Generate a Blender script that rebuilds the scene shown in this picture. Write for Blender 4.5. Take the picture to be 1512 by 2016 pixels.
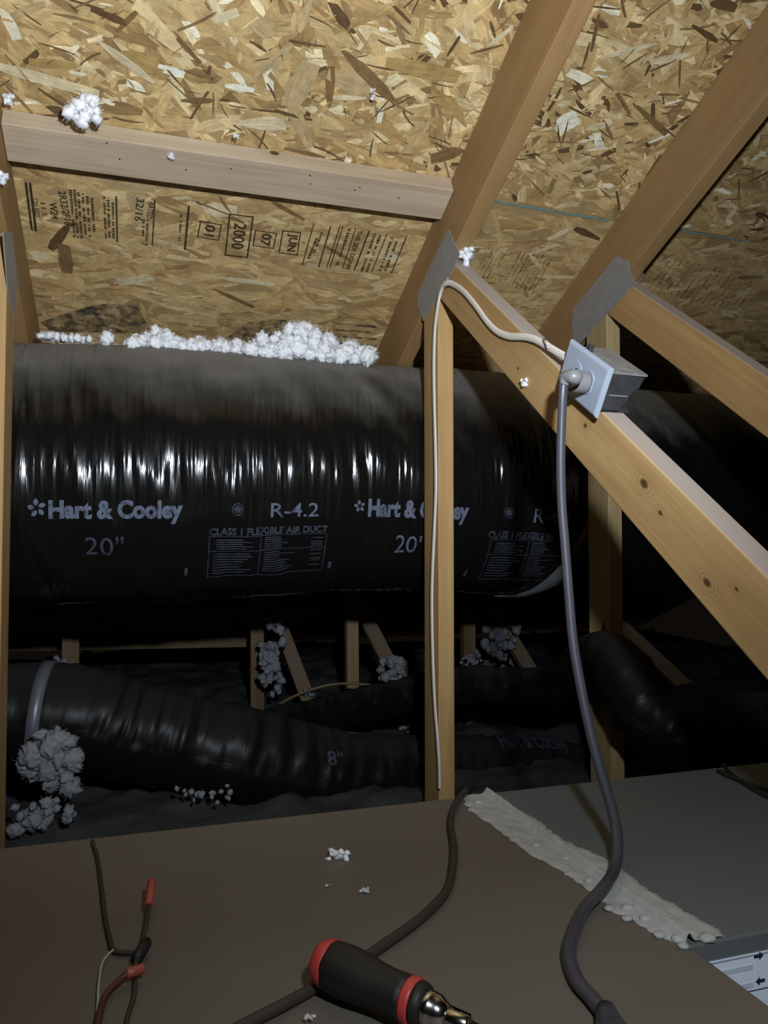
import bpy, bmesh, math, random
import numpy as np
from mathutils import Vector, Matrix, noise as mnoise

for o in list(bpy.data.objects):
    bpy.data.objects.remove(o)
scene = bpy.context.scene
col = scene.collection

# ------------------------------------------------------------------ camera
F = 1500.0                      # focal length in pixels of the 1512 x 2016 frame
YAW, TILT = math.radians(17.6), math.radians(2.0)
FWD = np.array([math.sin(YAW)*math.cos(TILT), math.cos(YAW)*math.cos(TILT), math.sin(TILT)])
RGT = np.array([math.cos(YAW), -math.sin(YAW), 0.0])
UPV = np.cross(RGT, FWD)
cam_d = bpy.data.cameras.new('camera')
cam_d.sensor_fit = 'HORIZONTAL'; cam_d.sensor_width = 36.0; cam_d.lens = 36.0*F/1512.0
cam_d.clip_start = 0.01
cam = bpy.data.objects.new('camera', cam_d); col.objects.link(cam)
cam.matrix_world = Matrix([[RGT[i], UPV[i], -FWD[i], 0] for i in range(3)] + [[0, 0, 0, 1]])
scene.camera = cam

# ------------------------------------------------------------------ world, light, exposure
world = bpy.data.worlds.new('attic_dark'); scene.world = world
world.use_nodes = True
bg = world.node_tree.nodes['Background']
bg.inputs[0].default_value = (1.0, 0.80, 0.55, 1); bg.inputs[1].default_value = 0.004
lamp = bpy.data.lights.new('headlamp', 'SPOT')
lamp.energy = 114.0; lamp.color = (0.82, 0.91, 1.0)
lamp.spot_size = math.radians(117); lamp.spot_blend = 1.0; lamp.shadow_soft_size = 0.022
lo = bpy.data.objects.new('headlamp', lamp); col.objects.link(lo)
LPOS = Vector((0.14, -0.02, 0.26)); LAIM = Vector((0.13, 1.42, 0.75))
lo.location = LPOS
lo.rotation_euler = (LAIM-LPOS).to_track_quat('-Z', 'Y').to_euler()
spill = bpy.data.lights.new('headlamp_spill', 'SPOT')     # the weak wide flood of the same headlamp
spill.energy = 18.5; spill.color = lamp.color
spill.spot_size = math.radians(140); spill.spot_blend = 1.0; spill.shadow_soft_size = 0.03
so_ = bpy.data.objects.new('headlamp_spill', spill); col.objects.link(so_); so_.location = LPOS
so_.rotation_euler = (Vector((0.78, 0.62, -0.35))-LPOS).to_track_quat('-Z', 'Y').to_euler()
scene.view_settings.view_transform = 'Standard'
scene.view_settings.look = 'None'
scene.view_settings.gamma = 1.0
scene.view_settings.use_curve_mapping = False
scene.view_settings.exposure = 0.0

# ------------------------------------------------------------------ pixel helpers
def ray(x, y): return FWD + RGT*(x-756)/F + UPV*(1008-y)/F
def onX(x, y, X): d = ray(x, y); return d*(X/d[0])
def onY(x, y, Y): d = ray(x, y); return d*(Y/d[1])
def onZ(x, y, Z): d = ray(x, y); return d*(Z/d[2])
RS, RC = 0.445, 1.447           # underside of the roof sheathing: z = RC - RS*y
RA = math.atan(RS); CS, SN = math.cos(RA), math.sin(RA)
def roof_z(y): return RC-RS*y
def roof_xs(px, py, d=0.0):     # pixel -> (X, distance down the slope) on the sheathing
    r = ray(px, py); k = (RC-d/CS)/(r[2]+RS*r[1]); p = r*k
    return p[0], p[1]/CS
def roof_pt(x, s, h=0.0):       # h = distance below the sheathing
    return np.array([x, s*CS - h*SN, RC - s*SN - h*CS])

# ------------------------------------------------------------------ numeric noise
_rg = np.random.RandomState(7)
_lat = _rg.rand(256, 256)
def vnoise(x, y):
    x = np.asarray(x, float); y = np.asarray(y, float)
    xi = np.floor(x).astype(int); yi = np.floor(y).astype(int)
    fx = x-xi; fy = y-yi; fx = fx*fx*(3-2*fx); fy = fy*fy*(3-2*fy)
    a = _lat[xi % 256, yi % 256]; b = _lat[(xi+1) % 256, yi % 256]
    c = _lat[xi % 256, (yi+1) % 256]; d = _lat[(xi+1) % 256, (yi+1) % 256]
    return (a*(1-fx)+b*fx)*(1-fy)+(c*(1-fx)+d*fx)*fy - 0.5

# ------------------------------------------------------------------ object helpers
def setp(o, label=None, cat=None, group=None, kind=None):
    if label: o['label'] = label
    if cat: o['category'] = cat
    if group: o['group'] = group
    if kind: o['kind'] = kind
    return o
def link(o, parent=None):
    col.objects.link(o)
    if parent is not None: o.parent = parent
    return o
def empty(name, loc=(0, 0, 0), **k):
    o = bpy.data.objects.new(name, None); o.location = loc; o.empty_display_size = 0.05
    link(o); setp(o, **k); return o
def mesh_obj(name, verts, faces, mat, parent=None, smooth=False, base=None, **k):
    """verts are world coordinates; the object's origin goes to `base` (or its parent's origin)"""
    v = np.asarray(verts, float)
    off = np.zeros(3)
    if parent is not None:
        off = np.array(parent['_o']) if '_o' in parent else np.array(parent.location)
        if base is not None:
            pass
    elif base is not None: off = np.array(base, float)
    m = bpy.data.meshes.new(name)
    m.from_pydata((v-off).tolist(), [], faces)
    if smooth: m.polygons.foreach_set('use_smooth', [True]*len(m.polygons))
    m.update()
    o = bpy.data.objects.new(name, m)
    if mat: m.materials.append(mat)
    if parent is None: o.location = off
    link(o, parent); setp(o, **k)
    return o
def bm_obj(name, bm, mat, M, parent=None, smooth=False, **k):
    """bmesh in a local frame, M = world matrix of that frame"""
    m = bpy.data.meshes.new(name); bm.to_mesh(m); bm.free()
    if smooth: m.polygons.foreach_set('use_smooth', [True]*len(m.polygons))
    o = bpy.data.objects.new(name, m)
    if mat: m.materials.append(mat)
    link(o, parent)
    if parent is not None:
        o.matrix_basis = Matrix.Translation(parent.location).inverted() @ M
    else: o.matrix_basis = M
    setp(o, **k); return o
def frame(o, xd, yd):
    xd = Vector(xd).normalized(); yd = Vector(yd).normalized()
    if abs(xd.dot(yd)) > .99: yd = Vector((0, -SN, -CS)).cross(xd)
    if yd.length < .1: yd = Vector((0, 0, 1))
    yd = (yd-xd*yd.dot(xd)).normalized(); zd = xd.cross(yd)
    M = Matrix.Identity(4)
    for i in range(3):
        M[i][0], M[i][1], M[i][2], M[i][3] = xd[i], yd[i], zd[i], o[i]
    return M
def prism(name, poly_w, ext, grain, mat, parent=None, bev=0.0025, **k):
    """world polygon extruded by vector ext; local x axis along grain"""
    c = sum((Vector(p) for p in poly_w), Vector())/len(poly_w) + Vector(ext)/2
    M = frame(c, grain, Vector(ext)); Mi = M.inverted()
    bm = bmesh.new()
    a = [bm.verts.new(Mi @ Vector(p)) for p in poly_w]
    b = [bm.verts.new(Mi @ (Vector(p)+Vector(ext))) for p in poly_w]
    n = len(a)
    bm.faces.new(a); bm.faces.new(list(reversed(b)))
    for i in range(n): bm.faces.new([a[i], b[i], b[(i+1) % n], a[(i+1) % n]])
    bmesh.ops.recalc_face_normals(bm, faces=bm.faces)
    if bev: bmesh.ops.bevel(bm, geom=bm.edges[:], offset=bev, segments=2, affect='EDGES', profile=0.5)
    return bm_obj(name, bm, mat, M, parent, **k)
def box(name, lo_, hi_, mat, parent=None, bev=0.003, **k):
    lo_, hi_ = Vector(lo_), Vector(hi_)
    P = [(lo_.x, lo_.y, lo_.z), (hi_.x, lo_.y, lo_.z), (hi_.x, hi_.y, lo_.z), (lo_.x, hi_.y, lo_.z)]
    return prism(name, P, (0, 0, hi_.z-lo_.z), (1, 0, 0), mat, parent, bev, **k)
def catmull(P, n=10):
    P = [np.array(p, float) for p in P]; P = [2*P[0]-P[1]]+P+[2*P[-1]-P[-2]]; out = []
    for i in range(1, len(P)-2):
        for t in np.linspace(0, 1, n, endpoint=False):
            a, b, c, d = P[i-1], P[i], P[i+1], P[i+2]
            out.append(.5*((2*b)+(-a+c)*t+(2*a-5*b+4*c-d)*t*t+(-a+3*b-3*c+d)*t**3))
    out.append(P[-2]); return np.array(out)
def tube_data(P, ra, rb=None, side=None, seg=10, caps=True):
    """tube along points; ra = half width along `side`, rb = half thickness"""
    P = np.asarray(P, float); n = len(P)
    rb = ra if rb is None else rb
    ra = np.broadcast_to(ra, (n,)); rb = np.broadcast_to(rb, (n,))
    T = np.gradient(P, axis=0); T /= np.maximum(np.linalg.norm(T, axis=1)[:, None], 1e-9)
    S = np.zeros_like(P)
    s = np.array(side if side is not None else (0.3, 0.2, 1.0), float)
    for i in range(n):
        s0 = np.array(side, float) if side is not None else s
        s = s0 - T[i]*s0.dot(T[i]); s /= np.linalg.norm(s); S[i] = s
    B = np.cross(T, S)
    A = np.linspace(0, 2*math.pi, seg, endpoint=False)
    V = []; Fc = []
    for i in range(n):
        for a in A: V.append(P[i]+S[i]*ra[i]*math.cos(a)+B[i]*rb[i]*math.sin(a))
    for i in range(n-1):
        for j in range(seg):
            Fc.append((i*seg+j, i*seg+(j+1) % seg, (i+1)*seg+(j+1) % seg, (i+1)*seg+j))
    if caps:
        Fc.append(tuple(range(seg))[::-1]); Fc.append(tuple((n-1)*seg+j for j in range(seg)))
    return V, Fc
def lathe_data(o, axis, prof, seg=28):
    axis = np.array(axis, float); axis /= np.linalg.norm(axis)
    s = np.cross(axis, (0, 0, 1.)); s /= np.linalg.norm(s); b = np.cross(axis, s)
    V = []; Fc = []
    for (t, r) in prof:
        for j in range(seg):
            a = 2*math.pi*j/seg; V.append(np.array(o)+axis*t+(s*math.cos(a)+b*math.sin(a))*max(r, 1e-5))
    for i in range(len(prof)-1):
        for j in range(seg): Fc.append((i*seg+j, i*seg+(j+1) % seg, (i+1)*seg+(j+1) % seg, (i+1)*seg+j))
    Fc.append(tuple(range(seg))[::-1]); Fc.append(tuple((len(prof)-1)*seg+j for j in range(seg)))
    return V, Fc

# ------------------------------------------------------------------ materials
class NT:
    def __init__(self, name):
        self.m = bpy.data.materials.new(name); self.m.use_nodes = True
        self.t = self.m.node_tree; self.b = self.t.nodes['Principled BSDF']
    def n(self, typ, **k):
        nd = self.t.nodes.new(typ)
        for a, v in k.items(): setattr(nd, a, v)
        return nd
    def l(self, a, b): self.t.links.new(a, b)
    def math(self, op, a, b=None, c=None, clamp=False):
        nd = self.n('ShaderNodeMath', operation=op, use_clamp=clamp)
        for i, v in enumerate((a, b, c)):
            if v is None: continue
            if isinstance(v, (int, float)): nd.inputs[i].default_value = v
            else: self.l(v, nd.inputs[i])
        return nd.outputs[0]
    def mix(self, f, a, b):
        nd = self.n('ShaderNodeMix', data_type='RGBA')
        for s, v in ((nd.inputs[0], f), (nd.inputs[6], a), (nd.inputs[7], b)):
            if isinstance(v, (int, float)): s.default_value = v
            elif isinstance(v, tuple): s.default_value = v+(1,)
            else: self.l(v, s)
        return nd.outputs[2]
    def noise(self, vec, scale, detail=3.0, rough=0.55, dist=0.0):
        nd = self.n('ShaderNodeTexNoise'); nd.inputs['Scale'].default_value = scale
        nd.inputs['Detail'].default_value = detail; nd.inputs['Roughness'].default_value = rough
        nd.inputs['Distortion'].default_value = dist
        if vec is not None: self.l(vec, nd.inputs['Vector'])
        return nd.outputs[0]
    def mapping(self, vec, scale=(1, 1, 1), loc=(0, 0, 0)):
        nd = self.n('ShaderNodeMapping'); nd.inputs['Scale'].default_value = scale; nd.inputs['Location'].default_value = loc
        self.l(vec, nd.inputs['Vector']); return nd.outputs[0]
    def rng(self, v, a, b, c=0.0, d=1.0):
        nd = self.n('ShaderNodeMapRange', interpolation_type='SMOOTHSTEP')
        for i, x in enumerate((None, a, b, c, d)):
            if x is not None: nd.inputs[i].default_value = x
        self.l(v, nd.inputs[0]); return nd.outputs[0]
    def obj(self): return self.n('ShaderNodeTexCoord').outputs['Object']
    def nz(self):
        g = self.n('ShaderNodeNewGeometry'); s = self.n('ShaderNodeSeparateXYZ'); self.l(g.outputs['Normal'], s.inputs[0]); return s.outputs[2]
    def bump(self, h, st, d=0.002):
        nd = self.n('ShaderNodeBump'); nd.inputs['Strength'].default_value = st; nd.inputs['Distance'].default_value = d
        self.l(h, nd.inputs['Height']); self.l(nd.outputs[0], self.b.inputs['Normal'])
    def fin(self, c=None, rough=None, spec=0.5, metal=0.0):
        if c is not None:
            if isinstance(c, tuple): self.b.inputs['Base Color'].default_value = c+(1,)
            else: self.l(c, self.b.inputs['Base Color'])
        if rough is not None:
            if isinstance(rough, (int, float)): self.b.inputs['Roughness'].default_value = rough
            else: self.l(rough, self.b.inputs['Roughness'])
        self.b.inputs['Specular IOR Level'].default_value = spec; self.b.inputs['Metallic'].default_value = metal
        return self.m

def lumber(name, light, dark, dust=0.85, knots=()):
    """planed softwood, grain along local x; knots = (x, z-offset, radius) in the local frame"""
    t = NT(name); p = t.obj()
    oi = t.n('ShaderNodeObjectInfo')
    sh = t.n('ShaderNodeVectorMath', operation='MULTIPLY_ADD')
    cb = t.n('ShaderNodeCombineXYZ')
    for i in range(3): t.l(t.math('MULTIPLY', oi.outputs['Random'], 9.0+3*i), cb.inputs[i])
    sh.inputs[1].default_value = (1, 1, 1); t.l(p, sh.inputs[0]); t.l(cb.outputs[0], sh.inputs[2]); q = sh.outputs[0]
    warp = t.noise(t.mapping(q, (3, 9, 9)), 1.0, 2)
    g = t.n('ShaderNodeSeparateXYZ'); t.l(p, g.inputs[0])
    kn = None; ring = None
    for (kx, kz, kr) in knots:
        dx = t.math('MULTIPLY', t.math('SUBTRACT', g.outputs[0], kx), 0.62)
        dz = t.math('SUBTRACT', g.outputs[2], kz)
        d = t.math('DIVIDE', t.math('SQRT', t.math('ADD', t.math('MULTIPLY', dx, dx), t.math('MULTIPLY', dz, dz))), kr)
        d = t.math('ADD', d, t.math('MULTIPLY', t.math('SUBTRACT', warp, 0.5), 0.9))
        core = t.rng(d, 0.95, 0.55)
        rg = t.math('MULTIPLY', t.math('ADD', t.math('MULTIPLY', t.math('SINE', t.math('MULTIPLY', d, 9.0)), 0.5), 0.5), t.rng(d, 4.2, 0.9))
        kn = core if kn is None else t.math('MAXIMUM', kn, core)
        ring = rg if ring is None else t.math('MAXIMUM', ring, rg)
    fine = t.noise(t.mapping(q, (6, 190, 190)), 1.0, 4)
    band = t.noise(t.mapping(q, (1.3, 34, 34)), 1.0, 3, 0.6, 0.6)
    big = t.noise(t.mapping(q, (5, 14, 14)), 1.0, 2)
    f = t.math('ADD', t.math('MULTIPLY', fine, 0.30), t.math('ADD', t.math('MULTIPLY', band, 0.55), t.math('MULTIPLY', big, 0.35)))
    f = t.rng(f, 0.38, 0.82)
    c = t.mix(f, light, dark)
    if kn is not None:
        c = t.mix(t.math('MULTIPLY', ring, 0.45), c, tuple(0.55*v for v in dark))
        c = t.mix(kn, c, (0.10, 0.045, 0.018))
    if dust:
        du = t.math('MULTIPLY', t.rng(t.math('ADD', t.nz(), t.math('MULTIPLY', t.math('SUBTRACT', big, 0.5), 0.5)), 0.45, 0.8), dust)
        c = t.mix(du, c, (0.42, 0.36, 0.33))
    t.bump(fine, 0.25, 0.0008)
    return t.fin(c, 0.62, 0.35)

M_old = lumber('aged_lumber', (0.52, 0.325, 0.135), (0.38, 0.215, 0.080))
M_raft = lumber('rafter_lumber', (0.36, 0.215, 0.090), (0.285, 0.160, 0.062))
M_pale = lumber('pale_lumber', (0.56, 0.44, 0.31), (0.40, 0.29, 0.19), dust=0.0,
                knots=((0.055, -0.012, 0.007),))
M_post = lumber('post_lumber', (0.44, 0.33, 0.17), (0.34, 0.23, 0.10), knots=((0.0, 0.0, 0.0),) if False else ())
M_far = lumber('far_lumber', (0.17, 0.11, 0.055), (0.11, 0.068, 0.03), dust=.2)  # ordinary lumber darkened, so the dimness back here sits in the colour
M_mid = lumber('dim_lumber', (0.30, 0.21, 0.10), (0.22, 0.14, 0.06), dust=.2)  # less darkened copy for the slim far post, dimness again in the colour

def osb_base():
    t = NT('sheathing_board'); p = t.obj()
    v = t.noise(t.mapping(p, (14, 45, 14)), 1.0, 5, 0.7)
    return t.fin(t.mix(t.rng(v, 0.3, 0.7), (0.30, 0.19, 0.075), (0.44, 0.30, 0.14)), 0.6, 0.3)
M_osb = osb_base()
def strand_mat():
    t = NT('wood_strands')
    a = t.n('ShaderNodeVertexColor', layer_name='tone')
    uv = t.n('ShaderNodeUVMap', uv_map='grain')
    g1 = t.noise(t.mapping(uv.outputs[0], (18, 420, 1)), 1.0, 3)
    g2 = t.noise(t.mapping(uv.outputs[0], (40, 90, 1)), 1.0, 3, 0.65)
    k = t.math('ADD', t.math('MULTIPLY', g1, 0.55), t.math('MULTIPLY', g2, 0.45))
    hs = t.n('ShaderNodeHueSaturation'); t.l(a.outputs[0], hs.inputs['Color'])
    ob = t.obj()
    bl = t.noise(ob, 26, 5, 0.7)
    k2 = t.math('ADD', t.math('MULTIPLY', k, 0.6), t.math('MULTIPLY', bl, 0.4))
    t.l(t.rng(k2, 0.30, 0.70, 0.58, 1.34), hs.inputs['Value'])
    t.bump(k, 0.35, 0.001)
    return t.fin(hs.outputs[0], 0.48, 0.4)
M_strand = strand_mat()
def ink_mat(name, c, lo_=0.25, hi_=0.6, scale=70):
    t = NT(name); p = t.obj()
    a = t.rng(t.noise(t.mapping(p, (1, 1, 1)), scale, 4, 0.7), lo_, hi_, 0.15 if 'faded' in name else 0.25, 0.92)
    t.l(a, t.b.inputs['Alpha'])
    return t.fin(c, 0.7, 0.2)
M_ink = ink_mat('stamp_ink', (0.045, 0.033, 0.018), 0.20, 0.50)
M_stain = ink_mat('faded_ink', (0.055, 0.052, 0.045), 0.42, 0.70, 38)
M_teal = ink_mat('teal_edge_paint', (0.20, 0.34, 0.31), 0.30, 0.65, 90)
M_print = ink_mat('duct_print', (0.135, 0.155, 0.215), 0.28, 0.55, 60)
M_print_dim = ink_mat('duct_print_faint', (0.062, 0.070, 0.095), 0.3, 0.6, 60)

def duct_mat(name, dust_lo, dust_hi, dustc=(0.185, 0.170, 0.150), r0=.17, bs=.42, spec=.36):
    t = NT(name)
    uv = t.n('ShaderNodeUVMap', uv_map='wrap').outputs[0]
    nz = t.nz()
    n1 = t.noise(t.mapping(uv, (7, 11, 1)), 1.0, 4, 0.6)
    n2 = t.noise(t.mapping(uv, (2.2, 5, 1)), 1.0, 2, 0.5)
    k = t.math('ADD', nz, t.math('ADD', t.math('MULTIPLY', t.math('SUBTRACT', n1, 0.5), 0.35), t.math('MULTIPLY', t.math('SUBTRACT', n2, 0.5), 0.5)))
    d = t.rng(k, dust_lo, dust_hi)
    c = t.mix(d, (0.0065, 0.006, 0.0055), dustc)
    r = t.math('ADD', t.math('MULTIPLY', d, 0.55), r0)
    w1 = t.noise(t.mapping(uv, (95, 9, 1)), 1.0, 3, 0.6)
    w2 = t.noise(t.mapping(uv, (34, 5, 1)), 1.0, 2, 0.5)
    t.bump(t.math('ADD', t.math('MULTIPLY', w1, 0.4), w2), bs, 0.006)
    return t.fin(c, r, spec)
M_duct = duct_mat('black_duct_jacket', 0.24, 0.95)
M_duct2 = duct_mat('small_duct_jacket', 0.30, 1.2, (0.022, 0.022, 0.021), .40, .25, .15)

def fluff_mat(name, c):
    t = NT(name); p = t.obj()
    n = t.noise(p, 160, 4, 0.7)
    t.bump(n, 0.5, 0.002)
    t.b.inputs['Subsurface Weight'].default_value = .6; t.b.inputs['Subsurface Radius'].default_value = (1, 1, 1); t.b.inputs['Subsurface Scale'].default_value = .006
    return t.fin(t.mix(n, tuple(0.9*v for v in c), c), 0.95, 0.1)
M_fluff = fluff_mat('white_insulation', (0.95, 0.95, 0.97))
M_fluff_g = fluff_mat('shaded_dusty_insulation', (0.24, 0.25, 0.265))  # dusty white insulation, the weak light low down worked into the grey
def plain(name, c, rough=0.5, spec=0.5, metal=0.0, var=0.12, scale=30, bump=0.0):
    t = NT(name); p = t.obj()
    n = t.noise(p, scale, 4, 0.6)
    if bump: t.bump(n, bump, 0.002)
    return t.fin(t.mix(n, tuple((1-var)*v for v in c), tuple(min(1, (1+var)*v) for v in c)), rough, spec, metal)
M_sheet_b = plain('dusty_brown_sheet_metal', (0.132, 0.112, 0.090), 0.55, 0.35, 0.0, 0.16, 6)
M_sheet_g = plain('grey_sheet_metal', (0.125, 0.140, 0.138), 0.42, 0.45, 0.0, 0.10, 5)
M_mastic = plain('grey_mastic', (0.40, 0.40, 0.385), 0.55, 0.4, 0, 0.22, 60, 0.6)
M_white = plain('white_plastic', (0.315, 0.355, 0.43), 0.35, 0.5, 0, 0.03)
M_ivory = plain('white_cable_jacket', (0.74, 0.68, 0.60), 0.5, 0.4, 0, 0.06)
M_greyp = plain('grey_plastic', (0.19, 0.185, 0.185), 0.4, 0.5, 0, 0.08)
M_cord = plain('grey_cord_vinyl', (0.052, 0.052, 0.064), 0.36, 0.55, 0, 0.06)
M_boxs = plain('dark_box_plastic', (0.036, 0.036, 0.038), 0.42, 0.4, 0, 0.4, 40)  # near-black box sides with random mottling
M_boxt = plain('grey_box_top', (0.20, 0.195, 0.19), 0.35, 0.5, 0, 0.75, 45)  # paler, blotchy grey used for the box top only
M_galv = None
def galv():
    t = NT('galvanised_plate'); p = t.obj()
    s = t.n('ShaderNodeSeparateXYZ'); t.l(p, s.inputs[0])
    a = t.math('SINE', t.math('MULTIPLY', s.outputs[0], 620.0)); b = t.math('SINE', t.math('MULTIPLY', s.outputs[2], 900.0))
    k = t.rng(t.math('MULTIPLY', a, b), 0.25, 0.6)
    n = t.noise(p, 45, 4)
    c = t.mix(n, (0.26, 0.245, 0.235), (0.42, 0.40, 0.385))
    c = t.mix(t.math('MULTIPLY', k, 0.55), c, (0.09, 0.08, 0.075))
    t.bump(k, 0.5, 0.001)
    return t.fin(c, 0.5, 0.5, 0.1)
M_galv = galv()
M_foil = plain('bare_steel', (0.55, 0.55, 0.57), 0.22, 0.5, 0.9, 0.1)
M_strap = plain('silver_strap', (0.15, 0.155, 0.175), 0.4, 0.5, 0.3, 0.1)
M_black = plain('black_rubber', (0.018, 0.016, 0.014), 0.55, 0.35)
M_wire = plain('dark_wire_jacket', (0.042, 0.032, 0.025), 0.5, 0.4)
M_red = plain('red_plastic', (0.48, 0.055, 0.045), 0.4, 0.5, 0, 0.08)
M_redw = plain('dark_red_wire', (0.085, 0.025, 0.018), 0.5, 0.4)
M_pink = plain('coral_connector_plastic', (0.36, 0.075, 0.055), 0.45, 0.5, 0, 0.08)
M_chrome = plain('chrome_steel', (0.62, 0.60, 0.56), 0.16, 0.5, 1.0, 0.05)
M_dark = plain('dark_slot', (0.02, 0.02, 0.022), 0.6, 0.2)
M_label = plain('pale_label', (0.80, 0.86, 0.95), 0.4, 0.4, 0, 0.05)
M_labell = plain('label_tint', (0.56, 0.62, 0.72), 0.4, 0.4, 0, 0.08)
M_arrow = plain('arrow_ink', (0.02, 0.025, 0.04), 0.5, 0.3)

# ------------------------------------------------------------------ the roof underside
X0, X1 = -2.2, 3.4
ceiling = empty('ceiling', (0, 0, RC), kind='structure', label='sloping underside of the roof in oriented strand board')
S_JOINT = roof_xs(1080, 415)[1]
def deck(name, s0, s1, lab):
    P = [roof_pt(X0, s0, 0), roof_pt(X1, s0, 0), roof_pt(X1, s1, 0), roof_pt(X0, s1, 0)]
    return prism(name, P, Vector((0, SN, CS))*0.011, (1, 0, 0), M_osb, ceiling, 0.0, label=lab)
deck_hi = deck('sheathing_panel', -0.6, S_JOINT-0.0015, 'rough strand board panel above the teal line')
deck_lo = deck('sheathing_panel', S_JOINT+0.0015, 5.1, 'smoother strand board panel with printed stamps')

PAL = [((0.66, 0.53, 0.31), .16), ((0.50, 0.365, 0.18), .30), ((0.40, 0.27, 0.12), .28), ((0.29, 0.18, 0.072), .16), ((0.17, 0.095, 0.036), .07), ((0.78, 0.68, 0.46), .03)]
PAL2 = [((0.58, 0.455, 0.26), .14), ((0.49, 0.355, 0.175), .36), ((0.42, 0.285, 0.13), .30), ((0.31, 0.195, 0.08), .14), ((0.21, 0.115, 0.045), .05), ((0.66, 0.55, 0.35), .01)]
class Strands:
    def __init__(self, seed): self.r = np.random.RandomState(seed); self.v = []; self.f = []; self.c = []; self.uv = []
    def add(self, x, s, ang, L, W, colr, h, bow=None, jag=0.35):
        r = self.r
        bow = r.normal(0, .03)*L if bow is None else bow
        ts = np.array([-.5, -.17, .17, .5]); w = W*(1+r.uniform(-.25, .15, 4))
        w[0] *= r.uniform(.25, 1); w[3] *= r.uniform(.25, 1)
        top = [(t*L + r.uniform(-1, 1)*W*jag*(i in (0, 3)), w[i]/2+bow*(1-4*t*t)) for i, t in enumerate(ts)]
        bot = [(t*L + r.uniform(-1, 1)*W*jag*(i in (0, 3)), -w[i]/2+bow*(1-4*t*t)) for i, t in enumerate(ts)]
        pts = top+bot[::-1]
        ca, sa = math.cos(ang), math.sin(ang); o = len(self.v); ou, ov = r.uniform(0, 50, 2)
        tl = r.normal(0, .0004)/max(W, .008)
        for (a, b) in pts:
            self.v.append(roof_pt(x+a*ca-b*sa, s+a*sa+b*ca, max(.0001, h+tl*b)))
            self.uv.append((a+ou, b+ov)); self.c.append(colr)
        self.f.append(tuple(range(o, o+8)))
    def pick(self, pal):
        u = self.r.rand(); a = 0
        for c, w in pal:
            a += w
            if u <= a: break
        return tuple(np.clip((np.array(c)*.74+np.array((.47, .345, .18))*.26)*1.14*self.r.uniform(.88, 1.14)*np.array((1.03, .98, .88)), 0, 1))
    def build(self, name, parent, **k):
        # faces wound so that they look down into the attic
        f = [t[::-1] for t in self.f]
        o = mesh_obj(name, self.v, f, M_strand, None)
        m = o.data
        idx = np.empty(len(m.loops), int); m.loops.foreach_get('vertex_index', idx)
        ca = m.color_attributes.new('tone', 'FLOAT_COLOR', 'CORNER')
        cc = np.ones((len(idx), 4)); cc[:, :3] = np.array(self.c)[idx]; ca.data.foreach_set('color', cc.ravel())
        uvl = m.uv_layers.new(name='grain'); uvl.data.foreach_set('uv', np.array(self.uv)[idx].ravel())
        o.parent = parent
        o.matrix_basis = (Matrix.Translation(ceiling.location) @ parent.matrix_basis).inverted()
        setp(o, kind='stuff', **k); return o
R_ = np.random.RandomState
# rough upper panel
st = Strands(11); r = st.r
for i in range(8200):
    x = r.uniform(-1.0, 2.3); s = r.uniform(0.75, S_JOINT-.004)
    big = i < 3600
    L = r.uniform(.06, .19) if big else r.uniform(.012, .055)
    W = L*r.uniform(.10, .30) if big else L*r.uniform(.12, .45)
    W = min(W, .034)
    ang = r.normal(0.15, .55) if r.rand() < .62 else r.uniform(-1.57, 1.57)
    h = (.0003+.0010*(i/3600.)) if big else .0012+.0012*r.rand()
    if s+abs(math.sin(ang))*L/2 > S_JOINT-.002: continue
    cl = st.pick(PAL)
    if not big and r.rand() < .10: cl = (0.13, 0.075, 0.032)
    if not big and r.rand() < .06: cl = (0.84, 0.75, 0.54)
    st.add(x, s, ang, L, W, cl, h)
for i in range(1100):                    # thin dark slivers and specks
    x = r.uniform(-1.0, 2.3); s = r.uniform(.75, S_JOINT-.05); L = r.uniform(.010, .075)
    st.add(x, s, r.normal(.2, .7), L, max(.0014, L*r.uniform(.05, .10)), (0.15, 0.088, 0.038) if r.rand() < .7 else (.25, .155, .07), .0026)
BR, DK, CR, OC, WH, TN = (0.215, 0.125, 0.05), (0.12, 0.065, 0.026), (0.66, 0.54, 0.33), (0.40, 0.26, 0.095), (0.86, 0.80, 0.62), (0.48, 0.345, 0.17)
def px_strand(S, x0, y0, x1, y1, w, c, h=.0026):
    a = np.array(roof_xs(x0, y0)); b = np.array(roof_xs(x1, y1)); d = b-a
    mid = roof_pt(*((a+b)/2)); k = float(np.dot(mid, FWD))/F
    S.add(*((a+b)/2), math.atan2(d[1], d[0]), float(np.linalg.norm(d)), w*k, c, h, bow=0.0, jag=.2)
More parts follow.
